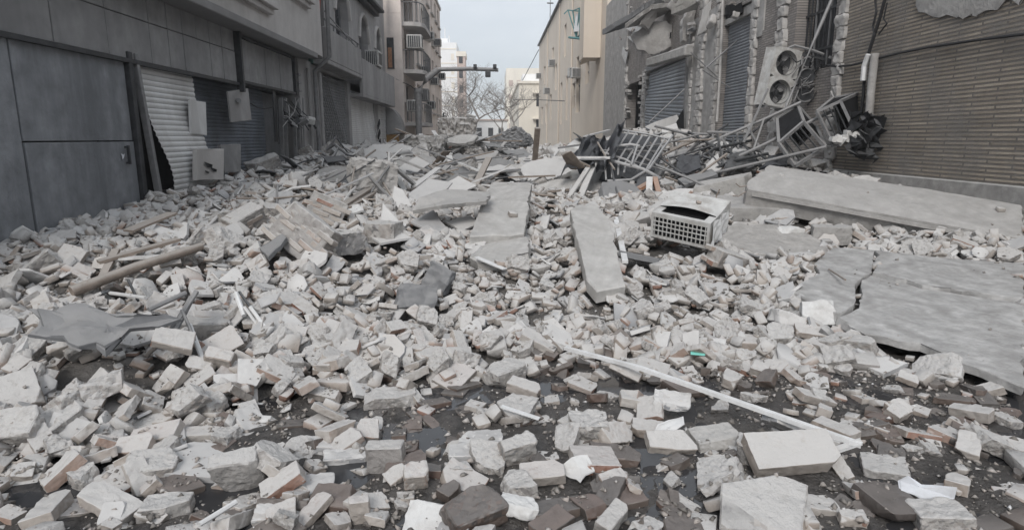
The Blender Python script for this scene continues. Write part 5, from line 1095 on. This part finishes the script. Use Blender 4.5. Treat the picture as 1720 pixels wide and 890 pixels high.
# ------------------------------------------------------------------ foreground pieces that can be told apart (foot pixel, width in photo pixels)
NAMED = [  # px, py(centre of footprint), width px, depth ratio, thickness ratio, yaw, tilt x, tilt y, material, cuts, name, label
 (1282, 862, 172, .72, .24, -20, -.12, .36, 'chunk_dusty', 6, 'concrete_block', 'large layered concrete block at the bottom right'),
 (1326, 780, 140, .5, .2, 3, -.03, .42, 'brick_dusty', 2, 'mortared_brick_row', 'long row of mortared bricks above the large layered block'),
 (1492, 776, 78, .85, .28, -24, .0, .1, 'chunk_dusty', 3, 'concrete_block', 'five-sided grey block right of the white strip end'),
 (402, 805, 76, .40, .95, 14, .0, .2, 'chunk_dusty', 3, 'concrete_block', 'upright trapezoid block at lower left'),
 (458, 795, 72, .7, .6, -20, .1, .2, 'chunk_dusty', 5, 'mortar_chunk', 'rough chunk touching the upright trapezoid block'),
 (258, 782, 88, .7, .5, 10, .0, .1, 'chunk_dusty', 6, 'mortar_chunk', 'round lump of mortar with a pinkish core at lower left'),
 (518, 812, 88, .6, .18, 16, .1, .2, 'plate_dusty', 3, 'flagstone', 'pale flat flagstone beside a dark wet brick'),
 (560, 832, 76, .7, .35, -10, .0, .2, 'brick_wet', 2, 'wet_block', 'big brown wet brick below the pale flagstone'),
 (648, 775, 64, .45, .75, -6, .0, .3, 'chunk_dusty', 2, 'concrete_block', 'square grey block standing in the mud'),
 (710, 792, 62, .6, .22, 3, .0, .1, 'brick_wet', 2, 'wet_block', 'flat dark brick right of the square grey block'),
 (702, 814, 46, .7, .75, 12, .0, .3, 'brick_dusty', 4, 'brick_fragment', 'tan five-sided brick piece in front of the flat dark brick'),
 (803, 742, 82, .55, .30, 4, .0, .1, 'plate_dusty', 5, 'flagstone', 'pale stone with scalloped edge, upper of two'),
 (798, 762, 88, .5, .18, 2, .0, .1, 'plate_dusty', 4, 'flagstone', 'pale thin stone under the scalloped one'),
 (868, 768, 58, .6, .75, 20, .0, .25, 'chunk_dusty', 5, 'mortar_chunk', 'pointed pale block right of the scalloped stones'),
 (911, 798, 74, .5, .42, 2, .0, .15, 'brick_dusty', 2, 'brick_fragment', 'clean pale brick at centre front'),
 (1018, 728, 70, .6, .32, 6, .0, .1, 'brick_dusty', 2, 'brick_fragment', 'dusty brick slab lying on top of a wet one'),
 (1036, 760, 84, .6, .28, 8, .0, .15, 'brick_wet', 3, 'wet_block', 'wet brown slab under the dusty brick slab'),
 (1126, 750, 82, .45, .28, 5, .0, .1, 'brick_dusty', 2, 'brick_fragment', 'long pale brick before the torn metal piece'),
 (1030, 802, 46, .6, .6, 25, .0, .3, 'brick_dusty', 3, 'brick_fragment', 'small pale brick end in the mud right of centre'),
 (1048, 828, 72, .6, .3, 18, .0, .1, 'brick_wet', 2, 'wet_block', 'wet dark brick below the small pale brick end'),
 (722, 866, 84, .7, .16, -12, .1, .5, 'plaster_white', 4, 'plaster_piece', 'white plaster piece at bottom centre'),
 (796, 870, 98, .7, .6, 30, .0, .2, 'brick_wet', 4, 'wet_block', 'big dark pyramid-shaped block at bottom centre'),
 (872, 864, 66, .6, .45, -8, .1, .2, 'plaster_white', 5, 'plaster_piece', 'small angular white stone right of the dark pyramid block'),
 (926, 878, 70, .6, .4, 40, .0, .2, 'brick_wet', 2, 'wet_block', 'dark wet brick at the bottom edge right of centre'),
 (1028, 872, 70, .42, .55, 52, .0, .3, 'chunk_dusty', 2, 'concrete_block', 'pale long brick pointing away at the bottom edge'),
 (1086, 882, 58, .6, .5, 34, .0, .2, 'chunk_dusty', 4, 'mortar_chunk', 'pale rounded block next to the long brick at the bottom edge'),
 (1150, 880, 84, .6, .3, -6, .0, .1, 'brick_wet', 3, 'wet_block', 'reddish dark brick at the bottom edge'),
 (586, 755, 84, .42, .28, 12, .0, .15, 'plate_dusty', 4, 'flagstone', 'long pointed pale stone left of the square block'),
 (542, 742, 78, .5, .3, 14, .0, .15, 'plate_dusty', 4, 'flagstone', 'pale flat stone behind the long pointed stone'),
 (606, 722, 66, .6, .45, -12, .0, .25, 'chunk_dusty', 2, 'concrete_block', 'grey block behind the pale flat stones'),
 (604, 862, 34, .6, 1.3, 10, .0, .15, 'brick_dusty', 2, 'brick_fragment', 'tan brick standing on end in the mud'),
 (768, 792, 46, .7, .6, 10, .0, .2, 'chunk_dusty', 5, 'mortar_chunk', 'pale lump beside the tan five-sided piece'),
 (462, 856, 66, .6, .5, 6, .0, .2, 'plate_dusty', 5, 'mortar_chunk', 'angular pale stone above the grey rod'),
 (278, 848, 80, .6, .5, 12, .0, .2, 'chunk_dusty', 5, 'mortar_chunk', 'pale pointed stone behind the grey rod'),
 (296, 616, 62, .6, .42, 8, .0, .1, 'brick_dusty', 1, 'brick_fragment', 'neat rectangular brick below the rod bundle'),
 (330, 722, 72, .42, .32, 6, .0, .1, 'brick_dusty', 1, 'brick_fragment', 'long intact brick at the left front'),
 (258, 682, 74, .7, .35, 24, .0, .2, 'chunk_dusty', 3, 'concrete_block', 'flat square block at the left front'),
 (372, 612, 46, .5, .9, -10, .0, .3, 'brick_dusty', 3, 'brick_fragment', 'pale brick standing on edge right of the rods'),
 (848, 628, 66, .6, .7, 40, .0, .2, 'chunk_dusty', 4, 'concrete_block', 'big tilted block at the rubble edge in the centre'),
 (882, 646, 56, .6, .5, -26, .0, .25, 'brick_dusty', 2, 'brick_fragment', 'brick leaning right of the big tilted block'),
 (1068, 678, 54, .55, .45, -6, .0, .15, 'brick_dusty', 1, 'brick_fragment', 'pale brick at the mud edge left of the white strip'),
 (1050, 642, 54, .6, .4, -16, .0, .15, 'brick_dusty', 2, 'brick_fragment', 'pale brick just left of the white strip'),
 (1096, 618, 54, .6, .45, -22, .0, .15, 'brick_dusty', 1, 'brick_fragment', 'rectangular pale brick behind the white strip'),
 (1128, 690, 60, .6, .28, -18, .0, .1, 'plate_dusty', 4, 'flagstone', 'scalloped pale stone in front of the white strip'),
 (1316, 732, 62, .7, .25, 10, .0, .1, 'plate_dusty', 3, 'flagstone', 'wide flat stone behind the mortared brick row'),
 (1205, 730, 86, .7, .28, 8, .0, .1, 'concrete_light', 4, 'concrete_block', 'flat pale block in front of the white strip'),
 (1250, 758, 44, .5, .9, 60, .0, .1, 'chunk_dusty', 4, 'mortar_chunk', 'narrow curved stone left of the mortared brick row'),
 (1265, 575, 58, .65, .7, -10, .0, .1, 'brick_dusty', 2, 'concrete_block', 'square pale block behind the white strip'),
 (655, 665, 84, .5, .35, 8, .0, .1, 'chunk_dusty', 4, 'mortar_chunk', 'long rounded mortar piece above the muddy patch'),
]
for k, (px, py, w, dr, tr, yaw, tx, ty, m, cuts, name, lab) in enumerate(NAMED):
    p = onT(px, py, .03); dep = project(p)[2]; W = w * dep / FPX; rnd = random.Random(k + 50); D, TH = W * dr, W * (tr if tr < .25 or tr > .7 else tr * .68)
    bm = cut_block(W, D, TH, rnd, cuts, .30 if cuts < 4 else .38); mn = min(D, TH); roughen(bm, max(.012, W * .07), (.003 if cuts < 3 else .005), 36, k + 3, mn * (.06 if cuts < 3 else .07))
    r = drop(p.x, p.y, (W / 2, D / 2, TH / 2), R(yaw), (tx, ty), sink=.6)
    if m == 'brick_dusty' and 'wet' not in lab: pass
    o = bpy.data.objects.new(name, to_mesh(bm, name, m, 24 if cuts < 4 else 12)); o.matrix_world = Matrix.Translation(r[1]) @ r[0].to_4x4(); col.objects.link(o)
    tag(o, lab, 'brick' if 'brick' in lab else 'stone' if 'stone' in lab else 'block'); bpy.context.view_layer.update() if False else None
    i, j = int((p.x - X0) / RES), int((p.y - Y0) / RES); q = max(1, int(W * .33 / RES)); BLK[max(0, j - q):j + q, max(0, i - q):i + q] = True

# ------------------------------------------------------------------ random fill
PIECES = []
rnd = random.Random(77)
def edge_y(x): return float(np.interp(x, DENS_X, DENS_Y))
def fill(count, y0, y1, weights, scale, tilt, blocked_ok=.005, mode=''):
    for _ in range(count):
        y = y0 + (y1 - y0) * rnd.random(); lim = y * .86 + 1.5; x = rnd.uniform(max(-4.9, -lim), min(6.8, lim)); s = y - edge_y(x)
        n = vn[min(NY - 1, max(0, int((y - Y0) / .1))), min(255, max(0, int((x - X0) / .1)))] if False else 0
        wet = mode == 'wet'
        if wet and (s > .35 or x < -1.6 and rnd.random() < .34): continue
        if s < .25 and not wet:
            base = float(np.interp(x, [-2.4, -1.2, -.4, 3], [.72, .58, .34, .32])) * float(np.interp(s, [-2.5, -.5, .25], [.8, .8, 2.2]))
            clump = .5 + .9 * max(0, math.sin(x * 3.1 + 1) * math.sin(y * 4.3)) 
            if rnd.random() > base * clump * .95: continue
        i, j = int((x - X0) / RES), int((y - Y0) / RES)
        if not (0 <= i < NX and 0 <= j < NY) or (BLK[j, i] and rnd.random() > blocked_ok): continue
        kind = 'wet_brick' if wet else rnd.choices(('brick', 'rubble_chunk', 'broken_plate'), weights)[0]
        v = rnd.randrange(len(LIB[kind])); sc = scale * rnd.uniform(.75, 1.2) * (rnd.uniform(.45, .8) if rnd.random() < .45 else 1)
        e = [q * sc for q in LIB[kind][v]['ext']]; g = tilt * (1.6 if rnd.random() < .18 else .6)
        if s < .1: g *= .55 if not wet else .3
        r = drop(x, y, e, rnd.uniform(0, 6.283), (rnd.gauss(0, g), rnd.gauss(.09 if s > 0 else .03, g)), sink=.45 if s > 0 else .7, cap=None if BLK[j, i] else float(TT[j, i]) + rnd.uniform(-.05, .035) - (.022 if wet else 0) - max(0, e[2] - .04) * .7)
        if r: PIECES.append([kind, v, sc, r[0], r[1], r[2], j, i])
fill(330, 6.0, 14, (.1, .75, .15), 1.9, .35)
fill(420, 12, 30, (.05, .65, .3), 2.4, .45)
fill(6200, 9.2, 17, (.5, .2, .30), .88, .45)
fill(2400, 16, 30, (.3, .4, .3), 1.5, .5)
fill(9400, 4.2, 9.6, (.64, .15, .21), .86, .42)
fill(640, 1.3, 4.6, (1, 0, 0), 1.05, .2, .0, 'wet')
fill(4600, 1.3, 4.7, (.68, .20, .12), 1.05, .26)
fill(350, 4.0, 10, (.45, .25, .30), 1.2, .45, .01)

# choose the pieces that show largest as things of their own; everything else is one mass per kind
INFO = {'brick': (300, 'dust-covered broken brick', 'brick', 'loose dusty bricks'), 'rubble_chunk': (300, 'irregular grey mortar lump', 'rubble', 'loose mortar lumps'),
        'broken_plate': (280, 'thin broken stone plate', 'plate', 'thin broken plates'), 'wet_brick': (300, 'dark wet brown brick', 'brick', 'wet bricks')}
ZONES = [(lambda x, y: y > 700 and x < 560, 'lying at the front left of the street'), (lambda x, y: y > 700 and x < 1130, 'lying around the puddles at centre front'), (lambda x, y: y > 640 and x >= 1130, 'lying around the long white strip at front right'),
         (lambda x, y: y > 560 and x < 420, 'lying in front of the bent sheet at left'), (lambda x, y: y > 560 and x < 900, 'lying at the near edge of the heap left of centre'), (lambda x, y: y > 540, 'lying behind the long white strip'),
         (lambda x, y: x < 660 and y > 430, 'lying at the foot of the left mound'), (lambda x, y: x < 660, 'lying on the left mound before the shops'), (lambda x, y: y > 430 and x < 960, 'lying below the long flat slab at the centre'),
         (lambda x, y: y > 400 and x < 1330, 'lying between the narrow beam and the cracked cement slabs'), (lambda x, y: x >= 1330, 'lying around the huge beam and cement slabs at right'), (lambda x, y: x < 960, 'lying on the upper heap around the long flat slab'), (lambda x, y: True, 'lying on the upper heap around the cooler')]
def zone(p):
    x, y, _ = project(p)
    return next(t for c, t in ZONES if c(x, y))
MASS = {'brick': ('crushed_bricks', 'mass of small dusty brick pieces covering the heap', 'brick_dusty'), 'rubble_chunk': ('crushed_mortar', 'mass of small mortar lumps covering the heap', 'chunk_dusty'),
        'broken_plate': ('crushed_plates', 'mass of small plate fragments covering the heap', 'plate_dusty'), 'wet_brick': ('wet_brick_scraps', 'small wet brick scraps in the mud', 'brick_wet')}
for kind, (cap, label, cat, group) in INFO.items():
    L = [p for p in PIECES if p[0] == kind]
    def score(p):
        px, py, dep = project(p[4])
        if not (5 < px < 1715 and py < 885): return 0
        e = LIB[kind][p[1]]['ext']; hid = H[p[6], p[7]] - p[5]
        return (e[0] * e[1]) ** .5 * p[2] / dep * (1 if hid < .02 else .35 if hid < .05 else 0.02)
    L.sort(key=score, reverse=True); VV, FF, off = [], [], 0
    for k, p in enumerate(L):
        lib = LIB[kind][p[1]]
        if k < cap and score(p) * FPX * 2 > 9:
            o = bpy.data.objects.new(kind, lib['me']); o.matrix_world = Matrix.Translation(p[4]) @ p[3].to_4x4() @ Matrix.Scale(p[2], 4); col.objects.link(o); zt = zone(p[4]); tag(o, label + ' ' + zt, cat, group + ' ' + zt)
        else:
            v, f_ = lib['lo']; VV.append(v * p[2] @ np.array(p[3]).T + np.array(tuple(p[4]))); FF.append(f_ + off); off += len(v)
    if VV:
        nm, lb, m = MASS[kind]; tag(arrays_obj(nm, m, np.concatenate(VV), np.concatenate(FF), smooth=False), lb, 'rubble', kind='stuff')
# fine shards and crumbs
n = 60000; sy = 2.0 + (rng.random(n) ** 1.5) * 11; sx = (rng.random(n) * 2 - 1) * np.minimum(sy * .86 + .2, 6.5); keep = (sx > -4.9) & (sx < 6.8)
edge = sy - np.interp(sx, DENS_X, DENS_Y); ib = np.clip(((sx - X0) / RES).astype(int), 0, NX - 1); jb = np.clip(((sy - Y0) / RES).astype(int), 0, NY - 1); keep &= (H[jb, ib] - TT[jb, ib] < .035) | (rng.random(n) < .06); keep &= ~BLK[jb, ib] | (rng.random(n) < .12); keep &= (edge > 0) | (rng.random(n) < .34); sx, sy = sx[keep], sy[keep]; n = len(sx)
ii = np.clip(((sx - X0) / RES).astype(int), 0, NX - 1); jj = np.clip(((sy - Y0) / RES).astype(int), 0, NY - 1); sz = H[jj, ii]
oc = np.array([(1, 0, 0), (-.7, .6, 0), (-.6, -.8, .1), (.2, .3, .7), (.1, -.2, -.6)]); of = np.array([(0, 1, 3), (1, 2, 3), (2, 0, 3), (1, 0, 4), (2, 1, 4), (0, 2, 4)])
s = (.004 + .020 * rng.random(n) ** 3)[:, None, None]; a = rng.random(n) * 6.283; ca, sa = np.cos(a), np.sin(a); st_ = rng.uniform(.6, 1.6, (n, 1, 3))
P = oc[None] * s * st_; Q = np.stack([P[..., 0] * ca[:, None] - P[..., 1] * sa[:, None], P[..., 0] * sa[:, None] + P[..., 1] * ca[:, None], P[..., 2]], -1) + np.stack([sx, sy, sz + .004], -1)[:, None]
tag(arrays_obj('crumbs', 'shard', Q.reshape(-1, 3), (of[None] + (np.arange(n) * 5)[:, None, None]).reshape(-1, 3), smooth=False), 'fine crumbs and chips scattered over the rubble', 'rubble', kind='stuff')

# ------------------------------------------------------------------ loose planks, bars and sheets sticking out of the far heap
rnd = random.Random(5)
def hz(x, y): return float(H[min(NY - 1, max(0, int((y - Y0) / RES))), min(NX - 1, max(0, int((x - X0) / RES)))])
def sticks(count, px0, px1, py0, py1, name, mats, L0, L1, r, label, cat, group, square, cond=None):
    for _ in range(count):
        p = onT(rnd.uniform(px0, px1), rnd.uniform(py0, py1)); z = hz(p.x, p.y); L = rnd.uniform(L0, L1); yaw = rnd.uniform(0, 3.14); el = rnd.uniform(-.1, .45)
        if not (-4.8 < p.x < 6.7): continue
        d = Vector((math.cos(yaw) * math.cos(el), math.sin(yaw) * math.cos(el) * .7, math.sin(el))); a = Vector((p.x, p.y, z + .01)) - d * L * .3; c = a + d * L
        c.z = max(c.z, hz(c.x, c.y) + .02); a.z = max(a.z, hz(a.x, a.y) - .05); a.x = max(a.x, -4.8); c.x = min(c.x, 6.75)
        o = single(name, rnd.choice(mats), [a, (a + c) / 2 + Vector((0, 0, rnd.uniform(-.03, .05))), c] if not square else [a, c], rnd.uniform(r * .6, r * 1.3), label, cat, square, group=group, w=rnd.uniform(.05, .14) if square else None, n=6)
TP = [(668, 292), (705, 272), (742, 284), (768, 300), (800, 278), (838, 284), (868, 268), (915, 302), (938, 318), (930, 262), (775, 262), (640, 268), (1040, 330), (1150, 330), (850, 300), (600, 318), (560, 300)]
for k, (px, py) in enumerate(TP):                       # big plates thrown up in the upper heap
    p = onT(px, py); w, d = rnd.uniform(.6, 1.15), rnd.uniform(.45, .8); a = rnd.uniform(-.7, .7); tl = rnd.uniform(.25, .8)
    u = Vector((math.cos(a), math.sin(a), rnd.uniform(-.3, .3))).normalized(); v = Vector((-math.sin(a) * math.cos(tl), math.cos(a) * math.cos(tl), math.sin(tl))); c = Vector((p.x, p.y, hz(p.x, p.y) + d * .28 * math.sin(tl) + .02))
    q = [(-.5, -.5), (.1, -.55), (.5, -.35), (.55, .2), (.3, .5), (-.2, .42), (-.52, .1)]
    o = rough_slab('tilted_plate', rnd.choice(['concrete', 'concrete_light', 'plate_dusty', 'concrete_dark']), [c + u * w * (x + rnd.gauss(0, .05)) + v * d * (y + rnd.gauss(0, .05)) for x, y in q], rnd.uniform(.05, .12), None, jag=.03, step=.07, bumpy=.012, seed=k + 90)
    tag(o, 'large tilted concrete plate thrown up in the upper heap', 'slab', 'tilted plates in the upper heap')
for k in range(46):                                     # dark torn sheets and boards, added partly to stand for shaded hollows
    p = onT(rnd.uniform(600, 1010) if k < 34 else rnd.uniform(450, 600), rnd.uniform(246, 330)); w, d = rnd.uniform(.25, .8), rnd.uniform(.2, .5); a = rnd.uniform(0, 6.28); tl = rnd.uniform(.1, .9)
    if not (-4.6 < p.x < 6.4): continue
    u = Vector((math.cos(a), math.sin(a), rnd.uniform(-.25, .25))).normalized(); v = Vector((-math.sin(a) * math.cos(tl), math.cos(a) * math.cos(tl), math.sin(tl))); c = Vector((p.x, p.y, hz(p.x, p.y) + d * .3 * math.sin(tl) + .03))
    if abs(c.x + u.x * w) > 6.7 or c.x - abs(u.x) * w < -4.85: continue
    o = rough_slab('torn_board', rnd.choice(['steel_dark', 'concrete_dark', 'wood_old', 'steel_dark', 'plate_dusty', 'concrete_dark']), [c - u * w * .5 - v * d * .5, c + u * w * .5 - v * d * .42, c + u * w * .46 + v * d * .5, c - u * w * .3 + v * d * .55], .02, None, jag=.03, step=.08, bumpy=.012, seed=k)
    tag(o, 'torn dark board or sheet half buried in the far heap', 'board', 'torn boards in the far heap')
sticks(70, 640, 860, 248, 330, 'loose_plank', ['wood_old', 'plaster_white', 'concrete', 'plate_dusty', 'steel_dust'], .5, 1.9, .03, 'loose plank lying in the far heap left of the upright post', 'plank', 'planks in the far heap left of the post', True)
sticks(45, 905, 1010, 238, 330, 'loose_batten', ['wood_old', 'plate_dusty', 'steel_dust'], .4, 1.5, .03, 'loose batten lying in the far heap right of the upright post', 'plank', 'battens in the far heap right of the post', True)
sticks(40, 1000, 1260, 250, 335, 'loose_bar', ['steel_dust', 'steel_dark', 'wood_old'], .5, 1.8, .018, 'loose metal bar lying around the fallen window grilles', 'bar', 'bars around the fallen grilles', False)
sticks(40, 1020, 1340, 228, 300, 'dark_rod', ['steel_dark', 'steel_dark', 'cable', 'steel_dust'], .5, 2.0, .02, 'dark bent rod in the metal tangle before the right shutters', 'rod', 'dark rods in the metal tangle', False)
sticks(45, 450, 660, 262, 345, 'loose_stick', ['wood_old', 'steel_dust', 'plate_dusty', 'steel_dark'], .3, 1.2, .018, 'loose stick lying in the debris before the left shops', 'stick', 'sticks before the left shops', False)
sticks(26, 640, 900, 240, 275, 'twisted_rod', ['steel_dark', 'cable', 'steel_dust'], .6, 2.4, .014, 'thin twisted rod poking out of the ridge', 'rod', 'rods on the ridge', False)
print("script seconds", round(time.time() - T0, 1), "pieces", len(PIECES))

# ------------------------------------------------------------------ dusty air
if HAZE:
    hm = bpy.data.materials.new('haze_air'); hm.use_nodes = True; hn = hm.node_tree.nodes; hn.clear()
    ho = hn.new("ShaderNodeOutputMaterial"); hv = hn.new("ShaderNodeVolumePrincipled")
    hv.inputs["Color"].default_value = (.93, .95, .97, 1); hv.inputs["Density"].default_value = HAZE; hv.inputs["Anisotropy"].default_value = 0.0
    hm.node_tree.links.new(hv.outputs[0], ho.inputs["Volume"]); MATS['haze_air'] = hm
    o = MB().box((-205, -65, -1.2), (205, 405, 30)).build('haze', 'haze_air', None, loc=(0, 0, 0)); tag(o, 'thin pale dusty air filling the whole street', 'haze', kind='stuff')
